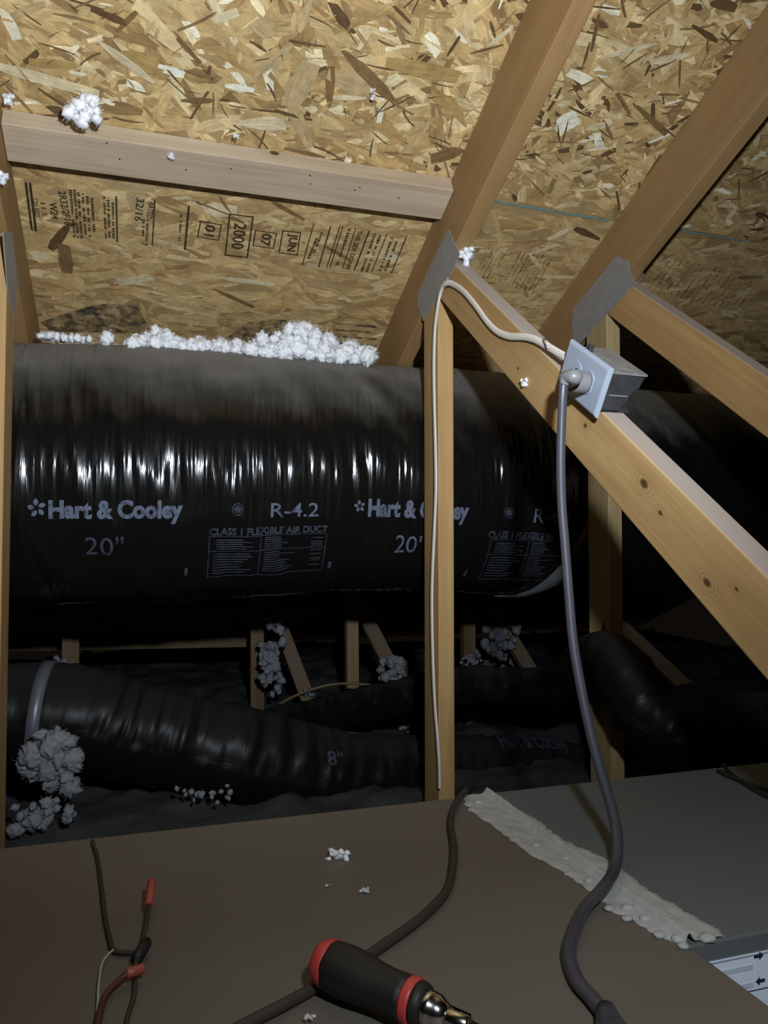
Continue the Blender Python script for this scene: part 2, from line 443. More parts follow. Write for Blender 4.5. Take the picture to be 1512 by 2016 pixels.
for a in [(675, 98, 788, 210, 22, BR), (651, 130, 648, 208, 17, BR), (-6, 128, 192, 184, 24, CR), (192, 78, 302, 160, 18, CR), (238, 98, 322, 138, 36, OC),
          (470, 240, 562, 243, 28, CR), (440, 166, 500, 176, 16, WH), (588, 62, 612, -5, 18, TN), (500, 150, 576, 84, 18, TN), (612, 125, 572, 205, 44, TN),
          (568, 196, 612, 290, 30, TN), (852, 182, 902, 216, 30, OC), (1362, 48, 1412, 80, 11, DK), (1094, 246, 1142, 228, 42, WH), (1150, 254, 1206, 240, 14, CR),
          (1252, 206, 1312, 262, 12, BR), (1214, 182, 1240, 224, 9, BR), (1180, 112, 1292, 84, 14, CR), (1278, 122, 1360, 106, 18, CR), (640, 140, 735, 178, 46, TN),
          (655, 190, 720, 192, 12, CR), (850, 312, 912, 292, 26, BR), (358, 196, 420, 196, 12, BR), (60, 120, 150, 128, 20, OC), (230, 60, 270, 20, 12, BR),
          (180, 16, 250, 44, 15, DK), (350, 74, 394, 122, 10, BR), (420, 40, 470, 20, 22, CR), (880, 108, 905, 70, 9, DK), (760, 120, 900, 150, 28, OC),
          (960, 90, 1010, 50, 10, CR), (20, 30, 90, 5, 18, TN), (310, 130, 360, 145, 20, WH), (560, 290, 640, 308, 8, BR), (500, 40, 540, 72, 30, TN)]:
    px_strand(st, *a)
st.build('strand_layer', deck_hi)
# smoother lower panel
st = Strands(23); r = st.r
for i in range(5200):
    x = r.uniform(-1.0, 2.3); s = r.uniform(S_JOINT+.004, 2.75)
    L = r.uniform(.06, .17); W = min(L*r.uniform(.10, .28), .032)
    if i > 3300: L *= .42; W *= .55
    ang = r.normal(0.03, .30) if r.rand() < .8 else r.uniform(-1.57, 1.57)
    if s-abs(math.sin(ang))*L/2 < S_JOINT+.002: continue
    st.add(x, s, ang, L, W, st.pick(PAL2), .0003+.0009*(i/5200.))
for a in [(98, 492, 132, 446, 20, DK), (130, 445, 152, 438, 8, DK), (126, 482, 132, 535, 28, BR), (386, 396, 480, 438, 10, BR), (432, 386, 456, 424, 6, BR),
          (528, 392, 600, 432, 10, BR), (420, 568, 500, 604, 10, BR), (640, 484, 690, 512, 8, BR), (400, 410, 470, 416, 34, CR), (176, 348, 310, 372, 22, TN),
          (255, 380, 300, 440, 34, TN), (60, 500, 96, 504, 24, CR), (230, 555, 300, 545, 20, CR), (430, 545, 540, 560, 16, CR), (700, 600, 800, 590, 26, OC),
          (1080, 470, 1120, 450, 12, CR), (985, 440, 1060, 445, 30, OC), (1130, 448, 1180, 470, 14, DK), (1040, 500, 1100, 480, 10, CR), (750, 500, 790, 512, 22, CR),
          (600, 520, 720, 540, 16, TN), (845, 600, 760, 625, 14, OC)]:
    px_strand(st, *a, h=.0016)
st.build('strand_layer', deck_lo)

# ---- print on the board
def text_mesh(txt, bold=0.0, shear=0.0):
    c = bpy.data.curves.new('text', 'FONT'); c.body = txt; c.offset = bold; c.shear = shear; c.resolution_u = 3
    o = bpy.data.objects.new('text', c); col.objects.link(o)
    bpy.context.view_layer.update()
    m = bpy.data.meshes.new_from_object(o.evaluated_get(bpy.context.evaluated_depsgraph_get()))
    v = np.array([p.co[:] for p in m.vertices]); f = [tuple(p.vertices) for p in m.polygons]
    bpy.data.objects.remove(o); bpy.data.curves.remove(c); bpy.data.meshes.remove(m)
    mn, mx = v.min(0), v.max(0)
    v[:, 0] = (v[:, 0]-mn[0])/(mx[0]-mn[0]); v[:, 1] = (v[:, 1]-mn[1])/(mx[1]-mn[1])
    return v[:, :2], f
HP = .0031
def place_local(o, parent):
    o.parent = parent; o.matrix_basis = (Matrix.Translation(ceiling.location) @ parent.matrix_basis).inverted()
def roof_flat(name, pts_xs, faces, mat, parent, h=HP):
    o = mesh_obj(name, [roof_pt(x, s, h) for x, s in pts_xs], faces, mat); place_local(o, parent); return o
def stamp(txt, xa, ya, xb, yb, hpx, bold=.01, parent=deck_lo, mat=None):
    """text that reads down the slope from pixel a to pixel b, letter tops towards +x"""
    a = np.array(roof_xs(xa, ya)); b = np.array(roof_xs(xb, yb)); d = b-a; L = np.linalg.norm(d)
    k = float(np.dot(roof_pt(*((a+b)/2)), FWD))/F; H = hpx*k
    d /= L; u = np.array([d[1], -d[0]])
    if u[0] < 0: u = -u
    v, f = text_mesh(txt, bold)
    return roof_flat('printed_text', [a+d*q[0]*L+u*(q[1]-.5)*H for q in v], f, mat or M_ink, parent)
def bar(xa, ya, xb, yb, wpx, parent=deck_lo, mat=None, name='printed_line'):
    a = np.array(roof_xs(xa, ya)); b = np.array(roof_xs(xb, yb)); d = b-a; d /= np.linalg.norm(d); u = np.array([-d[1], d[0]])
    k = float(np.dot(roof_pt(*((a+b)/2)), FWD))/F*wpx/2
    return roof_flat(name, [a-u*k, b-u*k, b+u*k, a+u*k], [(0, 1, 2, 3)], mat or M_ink, parent)
def ring(q, wpx):
    Q = np.array([roof_xs(*p) for p in q]); c = Q.mean(0); k = float(np.dot(roof_pt(*c), FWD))/F*wpx
    I = c+(Q-c)*np.array([1-2*k/np.ptp(Q[:, 0]), 1-2*k/np.ptp(Q[:, 1])])
    return roof_flat('printed_frame', list(Q)+list(I), [(i, (i+1) % 4, 4+(i+1) % 4, 4+i) for i in range(4)], M_ink, deck_lo)
def dashes(xa, ya, xb, yb, wpx, seed, fill=.6, mat=None):
    """one line of print too small to read"""
    rr = R_(seed); t = 0; a = np.array(roof_xs(xa, ya)); b = np.array(roof_xs(xb, yb)); d = b-a; L = np.linalg.norm(d); d /= L; u = np.array([-d[1], d[0]])
    k = float(np.dot(roof_pt(*((a+b)/2)), FWD))/F; V = []; Fc = []
    while t < L:
        l = rr.uniform(2, 5)*k
        if rr.rand() < fill:
            o = len(V); w = wpx*k/2*rr.uniform(.6, 1)
            V += [a+d*t-u*w, a+d*(t+l)-u*w, a+d*(t+l)+u*w, a+d*t+u*w]; Fc.append((o, o+1, o+2, o+3))
        t += l+rr.uniform(1.0, 2.5)*k
    if V: roof_flat('printed_small_print', V, Fc, mat or M_ink, deck_lo)
bar(51, 356, 63, 452, 4.5); bar(59, 357, 71, 453, 4.5)
stamp('CSA 0325', 69, 388, 75, 425, 9); stamp('11.5', 84, 397, 89, 424, 9); stamp('W24', 104, 396, 109, 429, 14, .015)
stamp('2R32/2F16', 122, 374, 135, 441, 14, .012)
for i, (xa, xb, ya, yb) in enumerate([(139, 147, 371, 464), (147, 154, 371, 466), (154, 161, 372, 467), (163, 169, 379, 460), (172, 177, 384, 461), (181, 186, 387, 458), (205, 209, 385, 466), (213, 216, 388, 468), (222, 224, 390, 466), (283, 281, 430, 478), (291, 288, 430, 478)]):
    dashes(xa, ya, xb, yb, 5.5, 40+i, .78)
bar(229, 384, 231, 474, 3)
stamp('32/16', 277, 388, 272, 433, 15, .01); stamp('RATED', 299, 396, 294, 428, 11)
bar(305, 392, 300, 482, 2.5); bar(372, 403, 364, 490, 4); dashes(357, 415, 353, 475, 5, 77, .6)
ring([(394, 432), (437, 440), (431, 472), (388, 464)], 2.4); stamp('01', 415, 441, 411, 463, 20, .02)
ring([(451, 418), (500, 424), (488, 506), (442, 501)], 3.0); stamp('2000', 474, 438, 467, 488, 24, .012)
ring([(502, 450), (546, 457), (539, 488), (497, 482)], 2.4); stamp('07', 526, 458, 521, 482, 20, .02)
ring([(556, 451), (593, 455), (586, 501), (548, 496)], 2.6); stamp('JUN', 577, 458, 570, 493, 22, .03)
for (xa, ya, xb, yb, w) in [(618, 437, 595, 520, 2.2), (651, 443, 627, 524, 2.8), (669, 444, 643, 525, 2.2), (675, 444, 649, 526, 2.2), (700, 448, 674, 528, 2), (727, 452, 697, 531, 3), (762, 458, 731, 535, 2), (801, 462, 770, 536, 2.4)]:
    bar(xa, ya, xb, yb, w)
stamp('THIS SIDE DOWN', 709, 452, 685, 527, 10, .015)
for i, (xa, ya, xb, yb) in enumerate([(634, 456, 616, 500), (624, 466, 608, 505), (688, 449, 663, 520), (738, 458, 712, 532), (748, 462, 722, 532), (772, 466, 748, 530), (782, 470, 758, 532)]):
    dashes(xa, ya, xb, yb, 6, 90+i, .8)
for i, x in enumerate(range(950, 1085, 9)):
    if i in (5, 6): continue
    dashes(x+12, 486+(x-950)*.12, x-26, 556+(x-950)*.12, 4, 130+i, .75, M_stain)
for i, x in enumerate(range(1300, 1480, 11)):
    dashes(x+22, 505+(x-1300)*.22, x-26, 570+(x-1300)*.22, 4, 160+i, .75, M_stain)
bar(970, 394, 1200, 433, 6, mat=M_teal, name='painted_line'); bar(1318, 449, 1470, 474, 5, mat=M_teal, name='painted_line')
def patch(pts, name='ink_patch'):
    roof_flat(name, [roof_xs(*p) for p in pts], [tuple(range(len(pts)))], M_stain, deck_lo, .0027)
patch([(160, 605), (205, 596), (270, 600), (292, 640), (270, 655), (100, 650), (80, 632)])
patch([(440, 668), (490, 632), (560, 628), (640, 650), (700, 690), (560, 700)])
for k in range(4): bar(655, 634+k*13, 742, 642+k*12, 6, mat=M_stain)

# ------------------------------------------------------------------ trusses
D = 1.58; XA, XB, XL = 0.628, 1.067, -0.250
FLOOR = -0.62
LT = 0.038
RD = 0.165                      # rafter height measured straight down
DG_LO = lambda y: 0.745*y-0.632  # underside of the diagonal
DG_T = 0.089/math.cos(math.atan(0.745))
def diag_poly(x, y_lo=.03):
    rb = lambda y: roof_z(y)-RD
    yu = (1.282+0.632-DG_T)/(0.745+.445)
    return [(x, y_lo, DG_LO(y_lo)), (x, D-.002, DG_LO(D-.002)), (x, D-.002, rb(D-.002)), (x, yu, rb(yu)), (x, y_lo, DG_LO(y_lo)+DG_T)]
Pd = diag_poly(XA); cd = sum((Vector(p) for p in Pd), Vector())/len(Pd)+Vector((LT/2, 0, 0))
Md = frame(cd, (0, -1, -.745), (LT, 0, 0)).inverted()
def knot_at(px, py, r_):
    q = Md @ Vector(onX(px, py, XA)); return (q.x, q.z, r_)
M_diag = lumber('knotty_lumber', (0.52, 0.33, 0.14), (0.38, 0.22, 0.085),
                knots=(knot_at(1268, 952, .0065), knot_at(1392, 1147, .006), knot_at(1152, 838, .004), knot_at(1300, 1010, .0035), knot_at(1020, 725, .003), knot_at(1450, 1160, .003)))
def truss(x, lab, raft_mat, post_mat, diag_mat, y_lo=0.03, zdiag=None, group='roof trusses'):
    """x = left face"""
    root = empty('roof_truss', (x+LT/2, D, FLOOR), label=lab, cat='truss', group=group)
    e = (LT, 0, 0)
    rb = lambda y: roof_z(y)-RD
    prism('rafter', [(x, 0.05, roof_z(.05)-.004), (x, 4.3, roof_z(4.3)-.004), (x, 4.3, rb(4.3)), (x, .05, rb(.05))], e, (0, CS, -SN), raft_mat, root)
    prism('vertical_web', [(x, D, FLOOR), (x, D+.089, FLOOR), (x, D+.089, rb(D+.089)), (x, D, rb(D)-.0)], e, (0, 0, 1), post_mat, root)
    # diagonal web: bears on the rafter at the top, runs down towards the viewer
    P = diag_poly(x, y_lo)
    if diag_mat: prism('diagonal_web', P, e, (0, -1, -.745), diag_mat, root)
    return root
tA = truss(XA, 'roof truss carrying the white cable and the outlet box', M_raft, M_old, M_diag)
tB = truss(XB, 'roof truss directly right of the one with the outlet box', M_raft, M_post, M_old)
tL = truss(XL-LT, 'roof truss cut off by the left edge of the picture', M_raft, M_old, None)
def plate(root, x, px, name='gusset_plate', mat=None, t=0.0016, ex=None):
    P = [tuple(onX(a, b, x)) for a, b in px]
    return prism(name, P, (-t if ex is None else ex, 0, 0), (0, CS, -SN), mat or M_galv, root, 0.0)
plate(tA, XA-.0002, [(884, 452), (892, 470), (906, 500), (893, 532), (850, 606), (834, 632), (822, 600), (824, 578), (850, 520)])
plate(tB, XB-.0002, [(1214, 505), (1236, 512), (1250, 560), (1186, 628), (1150, 668), (1133, 690), (1127, 640), (1130, 608), (1172, 556)])
plate(tA, XA+LT+.0018, [(900, 478), (925, 483), (936, 505), (926, 520), (900, 515)], ex=-.0016)
plate(tB, XB+LT+.0018, [(1228, 520), (1258, 524), (1269, 540), (1266, 556), (1250, 563), (1228, 556)], mat=M_foil, ex=-.0016)
plL = [(-.2505+0.0, y, z) for y, z in ((1.52, .56), (1.62, .60), (1.70, .53), (1.66, .44), (1.58, .47))]
prism('gusset_plate', [(XL+.0002, y, z) for _, y, z in plL], (.0016, 0, 0), (0, CS, -SN), M_galv, tL, 0.0)
# knot on the second post
def blob_disc(c, n, r, mat, name, parent, flat=.12, seg=14):
    n = np.array(n, float); n /= np.linalg.norm(n)
    V, Fc = lathe_data(c, n, [(-.001, r), (r*flat*.4, r*.92), (r*flat, r*.5), (r*flat*1.15, 0.0)], seg)
    return mesh_obj(name, V, Fc, mat, parent, smooth=True)
M_knot = plain('dark_knot', (0.075, 0.045, 0.035), 0.6, 0.3, 0, 0.4, 80)
kp = onX(1189, 1252, XB-.0006)
mesh_obj('knot', [kp+np.array([0, .014*math.cos(a)*(1-.25*math.sin(a)), .034*math.sin(a)-.006*abs(math.cos(a))]) for a in np.linspace(0, 2*math.pi, 20, endpoint=False)], [tuple(range(20))], M_knot, tB)

# blocking board between the left truss and the outlet truss
s0, s1 = 1.640, 1.722
Pb = [roof_pt(XL+.001, s0, .0035), roof_pt(XL+.001, s1, .0035), roof_pt(XL+.001, s1, .0415), roof_pt(XL+.001, s0, .0415)]
blk = prism('blocking_board', [tuple(p) for p in Pb], (XA-XL-.002, 0, 0), (1, 0, 0), M_pale, None, .002,
            label='pale clean board nailed flat across the roof sheathing between two trusses', cat='board')
for (a, b) in [(236, 329), (365, 349), (453, 347), (607, 360), (608, 376), (695, 388), (704, 383), (780, 403), (211, 298)]:
    p = roof_pt(*roof_xs(a, b, .0415), .0417); nrm = np.array([0, -SN, -CS])
    V, Fc = lathe_data(p, nrm, [(-.001, .0016), (.0004, .0016)], 8)
    o = mesh_obj('nail', V, Fc, M_dark); o.parent = blk; o.matrix_basis = Matrix(blk.matrix_basis).inverted()
# pale strip of lumber low on the roof behind the duct
sa = roof_xs(300, 684)[1]
prism('eave_board', [tuple(roof_pt(XL+.002, sa-.012, .0035)), tuple(roof_pt(XL+.002, sa+.08, .0035)), tuple(roof_pt(XL+.002, sa+.08, .040)), tuple(roof_pt(XL+.002, sa-.012, .040))],
      (XA-XL-.004, 0, 0), (1, 0, 0), M_pale, None, .002, label='narrow pale board behind the top of the large duct', cat='board')

# ------------------------------------------------------------------ floor of loose insulation
nx, ny = 190, 150
gx = np.linspace(-2.2, 3.4, nx); gy = np.linspace(0.0, 4.55, ny)
V = []; 
for y in gy:
    z = FLOOR + .05*vnoise(gx*2.3, np.full(nx, y*2.3)) + .05*vnoise(gx*9+7, np.full(nx, y*9)) + .022*vnoise(gx*31, np.full(nx, y*31+5))
    V += [(a, y, c-.02) for a, c in zip(gx, z)]
Fc = [(j*nx+i, j*nx+i+1, (j+1)*nx+i+1, (j+1)*nx+i) for j in range(ny-1) for i in range(nx-1)]
mesh_obj('floor', V, Fc, plain('shaded_floor_insulation', (0.055, 0.055, 0.055), .95, .1, 0, .5, 14, .7), None, True, kind='structure', label='attic floor buried in dusty loose insulation, coloured dark for shade')  # dirty white insulation; shade under the ducts is put into this near-black grey

# ------------------------------------------------------------------ the large flexible duct
DY, DZ, RY, RZ = 1.905, 0.146, 0.222, 0.300
def duct_pt(x, phi, off=0.0):
    x = np.asarray(x, float); phi = np.asarray(phi, float)
    sag = .012*np.sin(x*2.1+.6)
    swell = 1+.018*np.sin(x*7.3+1)+.02*vnoise(x*5, phi*.6+x*1.3)
    d = .0060*vnoise(x*20+phi*3.2, phi*.9+3+x*2.3) + .0024*vnoise(x*55+phi*2.0, phi*1.7+x*3.1) + .0015*vnoise(x*130, phi*3.1+9+x*4.7)
    d = d*(1+.5*np.cos(phi))
    cp, sp = np.cos(phi), np.sin(phi)
    y = DY-(RY*swell+d+off)*cp; z = DZ+sag+(RZ*swell+d+off)*sp
    # pressed under the rafters, behind the posts
    near = np.exp(-((x-XA-.02)/.10)**2)+np.exp(-((x-XB-.02)/.10)**2)+np.exp(-((x-XL+.02)/.10)**2)
    lim = RC-RD-.008-RS*y
    pen = np.maximum(z-lim, 0)
    z = z-pen*np.minimum(near*1.3, 1)
    pf = np.maximum(D+.093-y, 0)
    y = y+pf
    return np.stack([x, y, z], -1)
big = empty('flexible_duct', (0.4, DY, FLOOR), label='large black insulated flexible duct with white print and a dusty top', cat='duct')
xs = np.concatenate([np.linspace(-1.3, -.4, 130, endpoint=False), np.linspace(-.4, 1.35, 640, endpoint=False), np.linspace(1.35, 3.0, 190)])
ph = np.linspace(-math.pi, math.pi, 132, endpoint=False)
Xg, Pg = np.meshgrid(xs, ph, indexing='ij')
Vd = duct_pt(Xg, Pg).reshape(-1, 3); n = len(ph)
Fd = [(i*n+j, (i+1)*n+j, (i+1)*n+(j+1) % n, i*n+(j+1) % n) for i in range(len(xs)-1) for j in range(n)]
jacket = mesh_obj('jacket', Vd, Fd, M_duct, big, True)
def wrap_uv(o, per=0.27, npf=None):
    m = o.data; uvl = m.uv_layers.new(name='wrap')
    idx = np.empty(len(m.loops), int); m.loops.foreach_get('vertex_index', idx)
    return uvl, idx
uvl, idx = wrap_uv(jacket)
UV = np.stack([Xg.ravel(), (Pg*.27).ravel()], -1)[idx]
uvl.data.foreach_set('uv', UV.ravel())
def duct_hit(px, py):
    d = ray(px, py)
    a = (d[1]/RY)**2+(d[2]/RZ)**2; b = -2*(d[1]*DY/RY**2+d[2]*DZ/RZ**2); c = (DY/RY)**2+(DZ/RZ)**2-1
    t = (-b-math.sqrt(max(b*b-4*a*c, 0)))/(2*a); p = d*t
    return p[0], math.atan2((p[2]-DZ)/RZ, -(p[1]-DY)/RY)
def subdiv(v, f, maxl):
    bm = bmesh.new(); vs = [bm.verts.new((a, b, 0)) for a, b in v]
    for t in f:
        try: bm.faces.new([vs[i] for i in t])
        except ValueError: pass
    for _ in range(3):
        e = [q for q in bm.edges if q.calc_length() > maxl]
        if not e: break
        bmesh.ops.subdivide_edges(bm, edges=e, cuts=1, use_grid_fill=False)
        bmesh.ops.triangulate(bm, faces=bm.faces[:])
    bm.verts.index_update()
    v2 = np.array([q.co[:2] for q in bm.verts]); f2 = [tuple(q.index for q in t.verts) for t in bm.faces]
    bm.free(); return v2, f2
def duct_flat(name, q, f, mat, parent=None, lift=.0022):
    """q: (x, phi) pairs"""
    q = np.array(q); mesh_obj(name, duct_pt(q[:, 0], q[:, 1], lift), [t for t in f], mat, parent or big)
def duct_text(txt, x0, y0, x1, y1, bold=0.0, mat=None, shear=0.0):
    """fills the pixel box: left/top to right/bottom, measured at the left and right ends"""
    v, f = text_mesh(txt, bold, shear)
    (xa, pa), (xb, pb) = duct_hit(x0, (y0+y1)/2), duct_hit(x1, (y0+y1)/2)
    xm = (x0+x1)/2; t = duct_hit(xm, y0)[1]; b = duct_hit(xm, y1)[1]
    w = xb-xa; h = (t-b)
    v2, f2 = subdiv(np.stack([v[:, 0]*w, v[:, 1]*h*.27], -1), f, .006)
    duct_flat('printed_text', np.stack([xa+v2[:, 0], b+v2[:, 1]/.27], -1), f2, mat or M_print)
def duct_rect(x0, y0, x1, y1, mat=None, nx_=None):
    (xa, _), (xb, _) = duct_hit(x0, (y0+y1)/2), duct_hit(x1, (y0+y1)/2)
    t = duct_hit((x0+x1)/2, y0)[1]; b = duct_hit((x0+x1)/2, y1)[1]
    k = max(2, int(abs(xb-xa)/.008)+1); m = max(2, int(abs(t-b)*.27/.008)+1)
    return xa, xb, t, b, k, m
def grid_rect(acc, xa, xb, pt, pb):
    k = max(2, int(abs(xb-xa)/.006)+1); m = max(2, int(abs(pt-pb)*.27/.006)+1); o = len(acc[0])
    for i in range(k):
        for j in range(m): acc[0].append((xa+(xb-xa)*i/(k-1), pb+(pt-pb)*j/(m-1)))
    for i in range(k-1):
        for j in range(m-1): acc[1].append((o+i*m+j, o+(i+1)*m+j, o+(i+1)*m+j+1, o+i*m+j+1))
def duct_print_set(o, dim=False, clip=9999):
    """one repeat of the print; o = pixel offset of the repeat"""
    xx = lambda p: duct_hit(o[0]+p*o[2], 1010)[0]
    def T(txt, x0, y0, x1, y1, bold=0.0, mat=None, shear=0):
        duct_text(txt, o[0]+x0*o[2], y0+o[1], o[0]+x1*o[2], y1+o[1], bold, mat, shear)
    T('Hart & Cooley', 95, 989, 360, 1036, .046)
    T('20"', 167, 1060, 243, 1096, 0.0, M_print_dim if not dim else M_print)
    T('R-4.2', 533, 1000, 628, 1028, .008)
    T('CLASS 1 FLEXIBLE AIR DUCT', 412, 1046, 646, 1060, .03, M_print_dim)
    # pinwheel mark
    xa, pa = duct_hit(o[0]+72*o[2], 1003+o[1]); R0 = .0185*o[2]
    q = []; f = []
    for k in range(5):
        a0 = 2*math.pi*k/5+.3; b0 = len(q)
        for (rr, da) in [(.22, .1), (.62, -.28), (1.0, .05), (.86, .42), (.60, .62), (.34, .66)]:
            q.append((xa+R0*rr*math.cos(a0+da), pa+R0*rr*math.sin(a0+da)/.27))
        f.append(tuple(range(b0, b0+6)))
    duct_flat('printed_mark', q, f, M_print)
    # round listing mark
    xa, pa = duct_hit(o[0]+467*o[2], 1010+o[1]); q = []; f = []
    for (r0, r1) in ((.0125, .0105), (.0075, .0)):
        b0 = len(q)
        for k in range(24):
            a = 2*math.pi*k/24
            q += [(xa+r0*math.cos(a), pa+r0*math.sin(a)/.27), (xa+max(r1, .0003)*math.cos(a), pa+max(r1, .0003)*math.sin(a)/.27)]
        f += [(b0+2*k, b0+(2*k+2) % 48, b0+(2*k+3) % 48, b0+2*k+1) for k in range(24)]
    duct_flat('printed_mark', q, f, M_print_dim)
    # panels of small print: rules and unreadable lines
    acc = ([], []); rr = R_(5)
    ph_ = lambda y: duct_hit(o[0]+525*o[2], y+o[1])[1]
    X_ = lambda p: duct_hit(o[0]+p*o[2], 1090+o[1])[0]
    for y in (1062, 1090, 1137): grid_rect(acc, X_(410), X_(640), ph_(y-.5), ph_(y+.7))
    for x in (410, 511, 640): grid_rect(acc, X_(x), X_(x+1.4), ph_(1062), ph_(1137))
    for y in np.arange(1068, 1086, 4.2): grid_rect(acc, X_(425), X_(425+rr.uniform(45, 75)), ph_(y), ph_(y+1.9))
    for y in np.arange(1095, 1134, 5): grid_rect(acc, X_(420), X_(420+rr.uniform(50, 85)), ph_(y), ph_(y+1.8))
    for y in list(np.arange(1066, 1088, 3.9))+list(np.arange(1094, 1132, 4.3)):
        grid_rect(acc, X_(520), X_(520+rr.uniform(25, 60)), ph_(y), ph_(y+1.6))
        if rr.rand() < .6: grid_rect(acc, X_(612), X_(634), ph_(y), ph_(y+1.6))
    duct_flat('printed_small_print', acc[0], acc[1], M_print_dim)
    for x in (368, 655):
        acc = ([], []); grid_rect(acc, X_(x-3), X_(x+3), ph_(1120), ph_(1134)); duct_flat('printed_tick', acc[0], acc[1], M_print_dim)
duct_print_set((0, 0, 1.0)); 
x_rep = 637
duct_print_set((656, 5, .74), dim=True)
# saddle strap under the duct at the second truss
V = []; Fc = []
xsx = duct_hit(1146, 1050)[0]
pp = np.linspace(-2.6, .15, 40)
for x in (xsx+.022, xsx+.085):
    for l in (.004, .010):
        for p in pp: V.append(duct_pt(x-.11*max(0, -p-.2), p, l))
k = len(pp)
for i in range(k-1):
    a, b, c, d = i, k+i, 2*k+i, 3*k+i
    Fc += [(b, b+1, d+1, d), (a+1, a, c, c+1), (a, a+1, b+1, b), (c+1, c, d, d+1)]
mesh_obj('saddle_strap', V, Fc, plain('grey_strap_web', (0.09, 0.093, 0.10), .6, .3), big, True, label='wide grey saddle strap')

# ------------------------------------------------------------------ small ducts below
def flex(name, pts, rad, lab, seg=56, step=14, seed=1, dust=M_duct2):
    P = catmull(pts, step); n_ = len(P)
    rad = np.interp(np.linspace(0, 1, n_), np.linspace(0, 1, len(rad)), rad)
    T = np.gradient(P, axis=0); L = np.concatenate([[0], np.cumsum(np.linalg.norm(np.diff(P, axis=0), axis=1))])
    T /= np.linalg.norm(T, axis=1)[:, None]
    base = P[n_//2].copy(); base[2] -= rad.max()
    root = empty(name, base, label=lab, cat='duct')
    A = np.linspace(0, 2*math.pi, seg, endpoint=False); V = []; U = []
    for i in range(n_):
        s = np.cross(T[i], (0, 0, 1.)); s /= np.linalg.norm(s); u = np.cross(s, T[i])
        d = .009*vnoise(L[i]*28+A*0, A*1.0+seed*9)+.006*vnoise(L[i]*70, A*1.3+seed)
        rr = rad[i]*(1+.03*math.sin(L[i]*11+seed))+d
        V += list(P[i]+np.outer(np.cos(A)*rr, s)+np.outer(np.sin(A)*rr, u)); U += [(L[i], a*rad[i]) for a in A]
    Fc = [(i*seg+j, i*seg+(j+1) % seg, (i+1)*seg+(j+1) % seg, (i+1)*seg+j) for i in range(n_-1) for j in range(seg)]
    Fc += [tuple(range(seg))[::-1], tuple((n_-1)*seg+j for j in range(seg))]
    o = mesh_obj('jacket', V, Fc, dust, root, True)
    uvl, idx = wrap_uv(o); uvl.data.foreach_set('uv', np.array(U)[idx].ravel())
    return root, P, rad
d2, P2, r2 = flex('flexible_duct', [(-.75, 1.98, -.39), onY(85, 1405, 1.93), onY(260, 1440, 1.93), onY(450, 1480, 1.92), onY(650, 1520, 1.93), onY(860, 1525, 1.95), onY(1060, 1525, 1.97), onY(1250, 1545, 2.0), onY(1500, 1570, 2.1)],
                  [.105, .112, .115, .112, .108, .10, .10, .10, .10], 'black flexible duct with a silver band low on the left', step=40, seed=2)
d3, P3, r3 = flex('flexible_duct', [onY(420, 1450, 2.5), onY(600, 1415, 2.35), onY(780, 1375, 2.15), onY(930, 1350, 1.97), onY(1080, 1352, 1.78), (1.00, 1.50, -.268), onY(1290, 1415, 1.36), onY(1420, 1445, 1.30), onY(1600, 1450, 1.30)],
                  [.05, .055, .055, .052, .052, .058, .075, .085, .09], 'thin dusty black duct snaking in front of the second post', step=36, seed=5)
# silver band on the left small duct
i0 = int(np.argmin([abs(p[0]-onY(85, 1400, 1.93)[0]) for p in P2]))
V, Fc = [], []
ax = P2[i0+3]-P2[i0-3]; ax /= np.linalg.norm(ax)
Vb, Fb = lathe_data(P2[i0], ax, [(-.013, .114), (-.013, .122), (.013, .122), (.013, .114)], 48)
mesh_obj('duct_band', Vb, Fb, M_strap, d2, True, label='silver clamp band')
def front_print(P, R, txt, xpx, ypx, y, wpx, hpx, mat=M_print_dim, bold=.02):
    """text wrapped on the front of a small duct"""
    c = onY(xpx, ypx, y); i = int(np.argmin([abs(p[0]-c[0]) for p in P]))
    k = float(np.dot(P[i], FWD))/F; v, f = text_mesh(txt, bold); v2, f2 = subdiv(np.stack([(v[:, 0]-.5)*wpx*k, (v[:, 1]-.5)*hpx*k], -1), f, .008)
    ph0 = None; out = []
    zc = (1008-ypx)/F
    for (a, b) in v2:
        j = int(np.argmin(np.abs(P[:, 0]-(c[0]+a)))); cc = P[j]; rr = R[j]+.011
        dz = np.clip((c[2]-P[i][2])+b, -rr*.98, rr*.98); ang = math.asin(dz/rr)
        out.append((c[0]+a, np.interp(c[0]+a, P[:, 0], P[:, 1])-rr*math.cos(ang), np.interp(c[0]+a, P[:, 0], P[:, 2])+rr*math.sin(ang)))
    mesh_obj('printed_text', out, f2, mat, d2)
front_print(P2, r2, '8"', 658, 1490, 1.84, 32, 24)
front_print(P2, r2, 'Hart & Cooley', 1065, 1470, 1.88, 150, 26, bold=.035)
front_print(P2, r2, '8"', 1058, 1513, 1.88, 32, 20)

